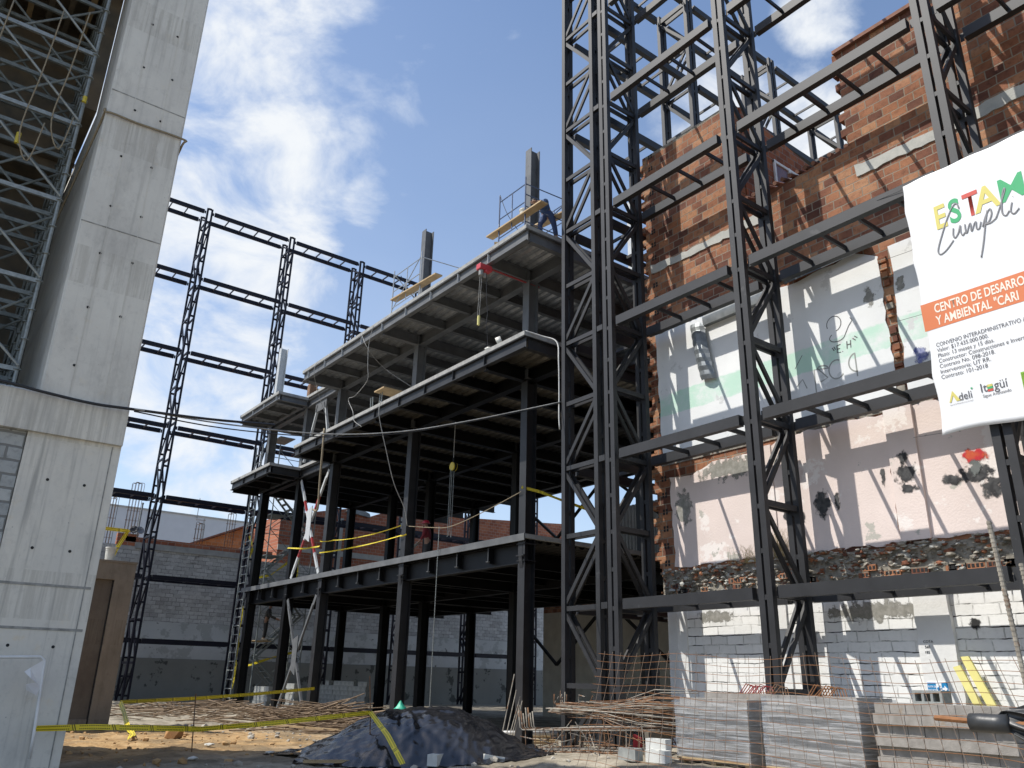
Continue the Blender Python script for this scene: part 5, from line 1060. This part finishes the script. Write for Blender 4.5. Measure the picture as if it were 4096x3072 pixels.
# ---------------------------------------------------------------- ground: tarpaulin heap, sticks, blocks, bars
def tarp():
    cx, cy = 9.0, 14.95; e = Vector((.82, -.57, 0)); d = Vector((.57, .82, 0)); b = MB(); nu, nv = 210, 120
    prof = [(-2.75,0),(-2.2,.10),(-1.75,.30),(-1.0,.66),(-.45,.90),(.0,.97),(.55,.97),(1.0,.90),(1.5,.70),(1.95,.38),(2.3,.12),(2.6,0)]
    def hp(u):
        for (a, h0), (c, h1) in zip(prof, prof[1:]):
            if a <= u <= c: f = (u-a)/(c-a); f = f*f*(3-2*f)*.5+f*.5; return h0+(h1-h0)*f
        return 0
    for j in range(nv+1):
        for i in range(nu+1):
            u = -2.85+5.6*i/nu; w = -1.75+3.2*j/nv
            width = 1.15+.5*math.cos(u*.55); fall = max(0, 1-(abs(w)/width)**1.8)
            p = Vector((cx, cy, 0))+e*u+d*w
            fold = 0
            for (pu, pw, fr, am, sd) in ((-.25, .0, 5, .075, 3), (1.25, -.3, 4, .07, 11)):
                rad = math.hypot(u-pu, w-pw); ang = math.atan2(w-pw, u-pu)+.22*noise.noise(Vector((u*.9, w*.9, sd)))
                q = noise.noise(Vector((math.cos(ang)*2.2, math.sin(ang)*2.2, sd)))
                s_ = .55-abs(math.sin(ang*fr+2.2*q))**.6; fold += am*s_*min(1, rad*1.6)*max(0, 1-rad/2.1)*(.6+.6*q)
                fold += .022*(.5-abs(math.sin(ang*13+4*q)))*min(1, rad*1.2)*max(0, 1-rad/1.7)
            fold += .03*(.25-abs(noise.noise(Vector((u*1.2+w*.5, w*1.3, 9)))))
            base = gzn(p.x, p.y)+.012
            z = base+hp(u)*fall+(fold if fall > .02 else .25*abs(fold))
            edge = min(1, max(0, (1-abs(w)/width)*4)); z = max(z, base-.02*(1-edge))
            b.v.append((p.x+.05*noise.noise(Vector((u*2, w*2, 1))), p.y+.05*noise.noise(Vector((u*2, w*2, 7))), z))
    n1 = nu+1
    for j in range(nv):
        for i in range(nu):
            u = -2.85+5.6*(i+.5)/nu; w = -1.75+3.2*(j+.5)/nv; width = 1.2+.5*math.cos(u*.55)+.22*noise.noise(Vector((u*1.7, w*.4, 3)))
            if abs(w) < width*1.02 and not (u < -2.0 and abs(w+.1) > .5*(u+2.95)): b.f.append((j*n1+i, j*n1+i+1, (j+1)*n1+i+1, (j+1)*n1+i)); b.m.append(0)
    o = b.build('tarpaulin', K['tarp'], smooth=True); tag(o, 'shiny black plastic tarpaulin spread over a heap of sand on the ground', 'tarpaulin')
    b = MB(); r = random.Random(2); nu = 34
    for j in range(20):
        for i in range(nu):
            u = i/(nu-1); w = j/19-.5; p = Vector((10.45, 13.75, 0))+e*(1.15*u-.2)+d*(.8*w); z = gzn(p.x, p.y)+.01+(.20*math.sin(math.pi*min(1,u*1.05))*(1-(2*w)**2))*(.6+.9*abs(noise.noise(Vector((u*4, w*5, 2)))))
            b.v.append((p.x+.08*noise.noise(Vector((u*5, w*6, 4))), p.y+.08*noise.noise(Vector((u*5, w*6, 6))), z))
    b.f = [(j*nu+i, j*nu+i+1, (j+1)*nu+i+1, (j+1)*nu+i) for j in range(19) for i in range(nu-1)]; b.m = [0]*len(b.f)
    tag(b.build('plastic_sheet', K['tarp'], smooth=True), 'crumpled piece of black plastic on the gravel at the right end of the tarpaulin', 'plastic sheet')
tarp()
def block_proto():
    b = MB(); L_, W2, H = .39, .19, .19
    b.box(-L_/2, L_/2, -W2/2, -W2/2+.03, 0, H); b.box(-L_/2, L_/2, W2/2-.03, W2/2, 0, H)
    for x in (-L_/2, -.02, L_/2-.04): b.box(x, x+.04, -W2/2+.03, W2/2-.03, 0, H)
    return b
PROTO = {}
def block(loc, rot, m, label, group, tilt=(0,0), name='concrete_block'):
    if m not in PROTO: PROTO[m] = block_proto().build(name, K[m]); o = PROTO[m]
    else: o = PROTO[m].copy(); COL.objects.link(o)
    o.location = loc; o.rotation_euler = (tilt[0], tilt[1], rot); return tag(o, label, 'block', group)
r = random.Random(21)
def stack(x, y0, y1, rows, z0, label, group, m='block_cold', deep=1, ragtop=True):
    n = int((y1-y0)/.4)
    for k in range(rows):
        for i in range(n):
            if ragtop and k == rows-1 and (r.random() < .35 or i > n*.8): continue
            for q in range(deep): block((x+.2*q+r.uniform(-.012,.012), y0+.2+.4*i+(.1 if k % 2 else 0)+r.uniform(-.008,.008), z0+.195*k), math.pi/2+r.uniform(-.02,.02), m, label, group)
stack(17.2, 32.3, 37.2, 7, .0, 'grey concrete block in the long low stack behind the braced column', 'blocks in the long stack')
stack(14.1, 35.2, 36.9, 5, .1, 'grey concrete block in the small stack by the far left column', 'blocks in the small stack', ragtop=False)
stack(13.95, 32.1, 33.0, 6, .08, 'grey concrete block in the narrow stack inside the braced bay', 'blocks in the narrow stack', ragtop=False)
block((13.25, 31.9, .18), .2, 'block_pale', 'pale concrete block standing on end before the braced bay', 'loose blocks', (0, math.pi/2))
block((12.9, 30.8, .12), .9, 'block_cold', 'grey concrete block tipped over beside the reed heap', 'loose blocks', (.5, 0))
for k in range(4): block((9.5+.02*k, 16.35, gz(9.5,16.35)+.195*k), .35, 'block', 'brown concrete block in the little pile that carries the green sack', 'blocks under the green sack')
block((11.0, 10.25, .52), 1.75, 'block_pale', 'white concrete block on the ground in front of the first wrapped pallet', 'loose blocks')
block((10.85, 10.12, .36), 1.7, 'block_pale', 'white concrete block under its twin in front of the first wrapped pallet', 'loose blocks')
block((10.7, 10.62, .36), 1.6, 'block_cold', 'bluish concrete block left of the white ones by the rebar', 'loose blocks')
block((8.62, 13.42, .12), .6, 'block_pale', 'pale concrete block holding down the front edge of the tarpaulin', 'loose blocks')
block((9.55, 13.0, .1), -.4, 'block_pale', 'pale concrete block at the lower right edge of the tarpaulin', 'loose blocks', (0, .15))
b = MB(); g = []
n = 16
for i in range(9):
    z = .27*i/8; rr = (.13, .15, .145, .13, .105, .075, .05, .03, .012)[i]
    for j in range(n): a = j*2*math.pi/n; b.v.append((9.5+rr*math.cos(a)*(1+.18*math.sin(a*5+i)), 16.33+rr*math.sin(a)*(1+.18*math.sin(a*5+i)), gz(9.5,16.35)+.79+z))
b.f = [(i*n+j, i*n+(j+1) % n, (i+1)*n+(j+1) % n, (i+1)*n+j) for i in range(8) for j in range(n)]; b.m = [0]*len(b.f)
tag(b.build('woven_sack', K['green'], smooth=True), 'green woven sack tied to a point on the block pile behind the tarpaulin', 'sack')
def sticks(cx, cy, n, ln, h, az, spread, seed, label, rx=1.6, ry=2.2):
    b = MB(); r = random.Random(seed)
    for i in range(n):
        x = cx+r.gauss(0, rx); y = cy+r.gauss(0, ry); q = math.exp(-((x-cx)/(rx*1.6))**2-((y-cy)/(ry*1.6))**2); z = gz(x, y)+.03+h*q*r.random(); a = R(az)+r.gauss(0, spread); l = ln*r.uniform(.5, 1.2); dz = r.gauss(0, .07)
        d = Vector((math.cos(a), math.sin(a), 0))*l/2; b.path([(x-d.x, y-d.y, max(gz(x,y)+.02, z-dz*l)), (x, y, z+.02), (x+d.x, y+d.y, max(gz(x,y)+.02, z+dz*l))], r.uniform(.012, .026), 5)
    tag(b.build('reed_heap', K['stick']), label, 'debris', kind='stuff')
sticks(10.6, 33.0, 190, 1.3, .45, 160, .45, 1, 'heap of dry reeds and scrap wood behind the orange dirt on the left', 1.7, 2.3)
sticks(11.9, 25.2, 330, 1.9, .75, 150, .22, 2, 'fan of dry reeds heaped before the grey block stack', .9, 1.5)
for k, (p, q, w, lab) in enumerate((((9.8,24.0,.22),(11.0,22.2,.16),.09,'bamboo pole lying on the gravel left of the tarpaulin'), ((11.6,23.6,.2),(12.9,20.8,.08),.1,'bamboo pole lying behind the tarpaulin'), ((12.9,19.4,.06),(15.6,18.3,.05),.14,'long timber board on the gravel behind the near column'), ((12.8,19.9,.1),(15.9,18.9,.1),.14,'second timber board behind the near column, under the white pipe'), ((13.0,18.9,.04),(15.2,17.8,.04),.12,'timber board lying closest to the near column'), ((6.6,14.6,.16),(7.6,14.3,.15),.1,'short plank in the shaded dirt left of the tarpaulin'))):
    b = MB(); b.bar(p, q, w, .05); tag(b.build('timber_board', K['wood']), lab, 'timber', 'timbers on the ground')
b = MB(); b.path([(14.1,20.0,.17), (16.4,19.2,.17)], .06, 10); tag(b.build('plastic_pipe', K['pvc'], smooth=True), 'white plastic pipe lying on the boards behind the near column', 'pipe')
for k, (a, c) in enumerate((((13.15,17.05,1.72),(12.50,16.75,.02)), ((13.2,17.02,1.35),(12.66,16.8,.02)), ((13.3,16.98,1.2),(12.78,16.85,.02)), ((13.3,17.0,1.0),(12.9,16.9,.02)), ((13.36,16.98,1.1),(13.0,16.92,.02)))):
    b = MB(); b.path([a, c], .014, 6); tag(b.build('rebar_rod', K['rebar_grey']), 'rusty steel rod leaning on the near column', 'rebar', 'rods leaning on the near column')
b = MB(); b.path([(7.78,14.6,1.6),(7.86,14.6,.9),(7.92,14.6,-.1)], .012, 6); tag(b.build('stake', K['rebar']), 'thin rebar stake holding the tape before the tarpaulin', 'stake')
b = MB(); b.path([(5.32,17,1.2),(5.42,17,-.1)], .011, 6); tag(b.build('stake', K['rebar']), 'thin rebar stake in the dark dirt near the concrete pier', 'stake')
def rubble():
    b = MB(); r = random.Random(8)
    for i in range(700):
        x = r.uniform(2.8, 13); y = r.uniform(11, 27); s = r.choice((.018,.025,.03,.04,.055)) if r.random() < .93 else r.uniform(.07,.13); b.rock((x, y, gzn(x, y)+s*.25), s, i, 0 if x < 8 and y > 15 else 1)
    tag(b.build('rubble', [mat('ochre clods', (.36,.21,.09), (.5,.33,.16), rough=.95), mat('grey stones', (.3,.27,.22), (.45,.42,.36), rough=.95)]), 'loose stones and clods scattered over the dirt', 'rubble', kind='stuff')
    o = MB(); o.rock((5.95, 20.1, gz(6,20)+.12), .24, 3, 0, (1.2,1,.9)); tag(o.build('boulder', mat('orange clay lump', (.32,.16,.06), (.42,.23,.09), rough=.95, bumps=.6), smooth=False), 'largest lump of orange clay on the sunlit dirt', 'stone')
    for k, (x, y, lab) in enumerate(((5.0,15.6,'white plastic scrap on the shaded dirt near the pier'), (6.7,16.4,'pale scrap of wood on the shaded dirt'), (6.05,18.0,'torn yellow and white wrapper on the dirt'))):
        q = MB(); z = gz(x,y)+.05; q.rock((x,y,z), .11, k+5, 0, (1.3,.8,.35)); tag(q.build('plastic_scrap', K['bucket']), lab, 'litter', 'litter on the dirt')
rubble()
def rebar_bundle():
    t = thing('rebar_bundle', (12.1, 12, .4), 'thick bundle of rusty reinforcing bars laid across in front of the lattice tower', 'rebar'); r = random.Random(4)
    for i in range(96):
        u = r.gauss(0, .14); w = r.gauss(0, .10)
        x0 = 11.75+u; z0 = 1.06+w*.55; y0 = 13.9-abs(r.gauss(0, .55)); x1 = 12.05+u*1.1; z1 = 1.0+w*1.7+.02; y1 = 10.25+r.uniform(-.1,.2)
        pts = [(x0, y0, z0), (x0+.1+r.gauss(0,.03), (y0*2+y1)/3, z0+r.gauss(0,.03)), (x1-.05, (y0+2*y1)/3, z1+r.gauss(0,.02)), (x1, y1, z1)]
        if i % 14 == 0: pts = [(x0+.03, y0+.05, z0+r.uniform(.2,.34)), (x0, y0+.02, z0+.03)] + pts[1:]
        if i % 17 == 5: pts.insert(0, (x0-.08, y0-.25, z0+.22))
        b = MB(); b.path(pts, r.choice((.007, .008, .01, .013)), 5); b.build('bar', K[r.choice(('rebar','rebar','rebar_grey','rebar_orange','rebar_grey'))], t, smooth=True)
    for y in (12.9, 10.9):
        b = MB(); b.bar((11.4, y, .72), (12.5, y, .72), .1, .1); b.bar((11.6, y, .2), (11.7, y, .7), .07, .07); b.bar((12.35, y, .2), (12.25, y, .7), .07, .07); b.build('trestle', K['interior'], t)
rebar_bundle()
def rebar_cage():
    t = thing('rebar_cage', (11.4, 12.9, .3), 'tangled reinforcing cage with upturned bars lying on the gravel before the bar bundle', 'rebar'); r = random.Random(9)
    A = Vector((10.95, 13.75, .30)); B = Vector((12.0, 11.0, .45)); d = (B-A).normalized(); s = Vector((-d.y, d.x, 0)); U = Vector((0,0,1))
    for i in range(14):
        a, c = (i % 7)/6-.5, i//7; p = A+s*(-.55*a)+U*(.36*c); q = B+s*(-.55*a)+U*(.36*c)+V((r.gauss(0,.05), r.gauss(0,.05), r.gauss(0,.03)))
        pts = [p, p.lerp(q, .5)+V((0,0,r.gauss(0,.03))), q]
        if c == 1: pts = [p+U*r.uniform(.3,.42)-d*.04, p+U*.05, p+d*.06] + pts[1:]
        else: pts = [p-d*.12-U*.1, p-d*.1, p] + pts[1:]
        b = MB(); b.path(pts, .014, 6); b.build('bar', K['rebar_grey' if i % 3 else 'rebar'], t, smooth=True)
    for k in range(13):
        c = A+d*(.15+.2*k); q = []
        for a, h in ((-.3,-.02),(.3,-.02),(.3,.38),(-.3,.38),(-.3,-.02)): q.append(c+s*a+U*h+d*r.gauss(0,.02))
        b = MB(); b.path(q, .008, 5); b.build('stirrup', K['rebar'], t)
    for k in range(26):
        c = A.lerp(B, r.random())+s*r.uniform(-.5,.5)+U*r.uniform(.0,.25); a = V((r.gauss(0,1), r.gauss(0,1), r.gauss(0,.8)+.3)).normalized()*r.uniform(.2,.5); b = MB(); b.path([c-a, c+a], .009, 5); b.build('loose_bar', K['rebar_grey' if k % 2 else 'rebar'], t)
rebar_cage()
b = MB(); b.prism([(11.85,11.7,.38),(11.95,11.6,.36),(11.85,11.5,.62),(11.8,11.62,.68)], (.09,.03,0)); tag(b.build('red_box', K['redcloth']), 'red plastic jerrycan fragment under the bar bundle', 'container')
strand('hose', [(11.0,14.6,.2),(10.8,14.45,.32),(10.9,14.3,.42),(11.05,14.35,.4),(10.85,14.55,.3),(10.7,14.6,.16)], .013, K['rope'], 'coil of pale rope at the left end of the rebar cage', 'rope')
def pallet(x0, x1, y0, y1, zb, zt, label, wrapped, seed, cat='pallet'):
    t = thing('block_pallet', ((x0+x1)/2, (y0+y1)/2, zb-.12), label, cat, 'pallets of concrete blocks'); r = random.Random(seed)
    b = MB()
    for k in range(7): x = x0+(x1-x0)*k/6; b.box(x-.045, x+.045, y0, y1, zb-.022, zb)
    for y in (y0+.06, (y0+y1)/2, y1-.06): b.box(x0, x1, y-.05, y+.05, zb-.12, zb-.0225)
    b.build('pallet', K['wood'], t)
    rows = 7; h = (zt-zb)/rows; n = int(round((y1-y0)/.235))
    for k in range(rows):
        rec = .075 if k % 2 == 0 else 0
        for i in range(n):
            w = (y1-y0-(.05 if rec else 0))/n; ya = y0+w*i+(.05 if rec else 0)
            b = MB(); b.box(x0+rec+r.uniform(0,.012), x1-.3, ya+.004, ya+w-.004, zb+h*k+.002, zb+h*(k+1)-.003); b.build('block', K['block'], t)
    b = MB(); b.box(x1-.29, x1, y0+.03, y1-.03, zb, zt+(.09 if wrapped == 1 else -.01)); b.build('back_row', K['block'], t)
    if wrapped:
        e = .022; w = MB(); nu, nv = 26, 14
        def side(p, q):
            o = len(w.v); p, q = Vector(p), Vector(q); nrm = Vector((q.y-p.y, p.x-q.x, 0)).normalized()
            for j in range(nv+1):
                for i in range(nu+1):
                    z = zb-.05+(zt+.03-zb)*j/nv; c = p.lerp(q, i/nu); pinch = .03*math.sin((z-zb)/h*math.pi)**2; k_ = .018*noise.noise(Vector((c.x*4, c.y*4, z*7)))
                    c = c-nrm*(pinch if 0 < i < nu else 0)+nrm*k_; w.v.append((c.x, c.y, z))
            for j in range(nv):
                for i in range(nu): w.f.append((o+j*(nu+1)+i, o+j*(nu+1)+i+1, o+(j+1)*(nu+1)+i+1, o+(j+1)*(nu+1)+i)); w.m.append(0)
        side((x0-e, y1+e, 0), (x0-e, y0-e, 0)); side((x0-e, y0-e, 0), (x1+e, y0-e, 0)); side((x1+e, y1+e, 0), (x0-e, y1+e, 0))
        w.build('stretch_film', K['wrap'], t, smooth=True)
    return t
pallet(11.3, 12.3, 8.62, 10.08, .45, 1.37, 'shrink wrapped pallet of concrete blocks next to the bar bundle', 1, 1)
pallet(11.3, 12.3, 6.72, 8.3, .45, 1.46, 'shrink wrapped pallet of concrete blocks in the middle, with clear gloss', 2, 2)
pallet(11.3, 12.3, 4.7, 6.52, .45, 1.41, 'unwrapped pallet of concrete blocks below the escape sign', 0, 3)
b = MB()
for z in (1.47,): b.box(13.15, 13.45, 6.42, 6.88, 1.38, 1.42); b.box(13.15, 13.45, 6.42, 6.88, 1.54, 1.58)
for y in (6.42, 6.56, 6.70, 6.84): b.box(13.15, 13.45, y, y+.04, 1.42, 1.54)
b.box(13.1, 13.5, 6.3, 7.0, .3, 1.38); tag(b.build('concrete_block', K['block_cold']), 'hollow grey block on top of a pier of blocks behind the unwrapped pallet', 'block', 'loose blocks')
for k, (y, x, m) in enumerate(((9.55, 12.55, 'red_steel'), (9.0, 12.55, 'rebar'), (8.15, 12.5, 'rebar_orange'))):
    t = thing('stirrup_bundle', (x, y, 1.35), ('bundle of dark red bent stirrups on the wrapped blocks beside the bars', 'few rusty bent bars on the wrapped blocks', 'bundle of orange rusted stirrups between the lattice tower and the wrapped blocks')[k], 'rebar', 'bent stirrups on the blocks'); r = random.Random(k)
    for i in range((9, 4, 9)[k]):
        yy = y-.05*i; b = MB(); b.path([(x-.1, yy+.12, 1.4), (x, yy, 1.58+r.uniform(-.03,.05)), (x+.05, yy-.1, 1.57), (x, yy-.16, 1.42)], .009, 5); b.build('stirrup', K[m], t)
def mesh_panel():
    t = thing('mesh_panel', (6.6, 5.4, .2), 'rusty welded wire mesh panel leaning across the right foreground', 'wire mesh')
    P0 = V((7.98, 8.36, 1.951)); P1 = V((7.864, 3.169, 1.828)); D_ = -V((.6434, .4559, .6150)); e = (P1-P0)/35
    def pt(i, k): p = P0+e*i+D_*(.15*k); n = e.cross(D_).normalized(); return p+n*(.03*math.sin(i*.5+k*.3)+.02*noise.noise(V((i*.3, k*.4, 1))))
    for i in range(0, 46):
        b = MB(); b.path([pt(i, k-.35) for k in range(0, 20, 1)], .0026, 5); b.build('upright_wire', K['wire_dark'], t, smooth=True)
    for k in range(0, 20):
        b = MB(); b.path([pt(i-.8, k) + e.cross(D_).normalized()*.006 for i in range(0, 48)], .0027, 5); b.build('cross_wire', K['rebar_orange'], t, smooth=True)
mesh_panel()
def right_bars():
    for k, (p, q, rr, lab) in enumerate((((5,2.02,2.52),(5.03,1.93,.1),.0155,'tall ribbed reinforcing bar standing at the right edge, the higher one'), ((5.02,1.90,2.27),(5.05,1.80,.1),.0155,'shorter ribbed reinforcing bar beside its taller twin at the right edge'))):
        b = MB(); p, q = V(p), V(q); n = 90; b.path([p, q], rr*.85, 8)
        L2 = (q-p).length
        for i in range(n): c = p.lerp(q, (i+.5)/n); d = (q-p).normalized(); b.path([c-d*.004+V((0,0,.002)), c+d*.004], rr, 8)
        tag(b.build('rebar_rod', K['rebar_grey']), lab, 'rebar', 'upright bars at the right edge')
    t = thing('wrapped_bar', (5, 2.0, 1.4), 'orange rebar end sticking out of a black plastic wrap at the right edge', 'rebar')
    b = MB(); b.path([(5,2.5,1.445),(5,2.15,1.43),(5,1.2,1.45)], .015, 8); b.build('bar', K['rebar_orange'], t)
    b = MB(); n = 46; mR = 44
    for i in range(n):
        f = i/(n-1); y = 2.26-1.1*f; g_ = f**.8; zt = 1.455+.13*min(1, f*2.2)+.02*math.sin(f*9); zb = 1.41-.80*max(0, f-.10)
        if f < .1: zt, zb = 1.47, 1.39
        for j in range(mR+1):
            v_ = j/mR; b.v.append((5+(.16*g_*(.5-abs(math.sin(v_*9+1.5*noise.noise(V((f*2, v_*2, 5))))))+.05*noise.noise(V((f*5, v_*6, 2))))*min(1, .15+f*3), y+.03*noise.noise(V((f*3, v_*5, 7))), zt+(zb-zt)*v_+.03*noise.noise(V((f*4, v_*3, 4)))))
    b.f = [(i*(mR+1)+j, i*(mR+1)+j+1, (i+1)*(mR+1)+j+1, (i+1)*(mR+1)+j) for i in range(n-1) for j in range(mR)]; b.m = [0]*len(b.f)
    k_ = MB(); k_.path([(5, 2.3, 1.43), (5, 2.24, 1.432), (5, 2.17, 1.43), (5, 2.1, 1.435)], .05, 10); k_.build('bound_neck', K['sheet'], t, smooth=True)
    b.build('plastic_wrap', K['sheet'], t, smooth=True)
right_bars()
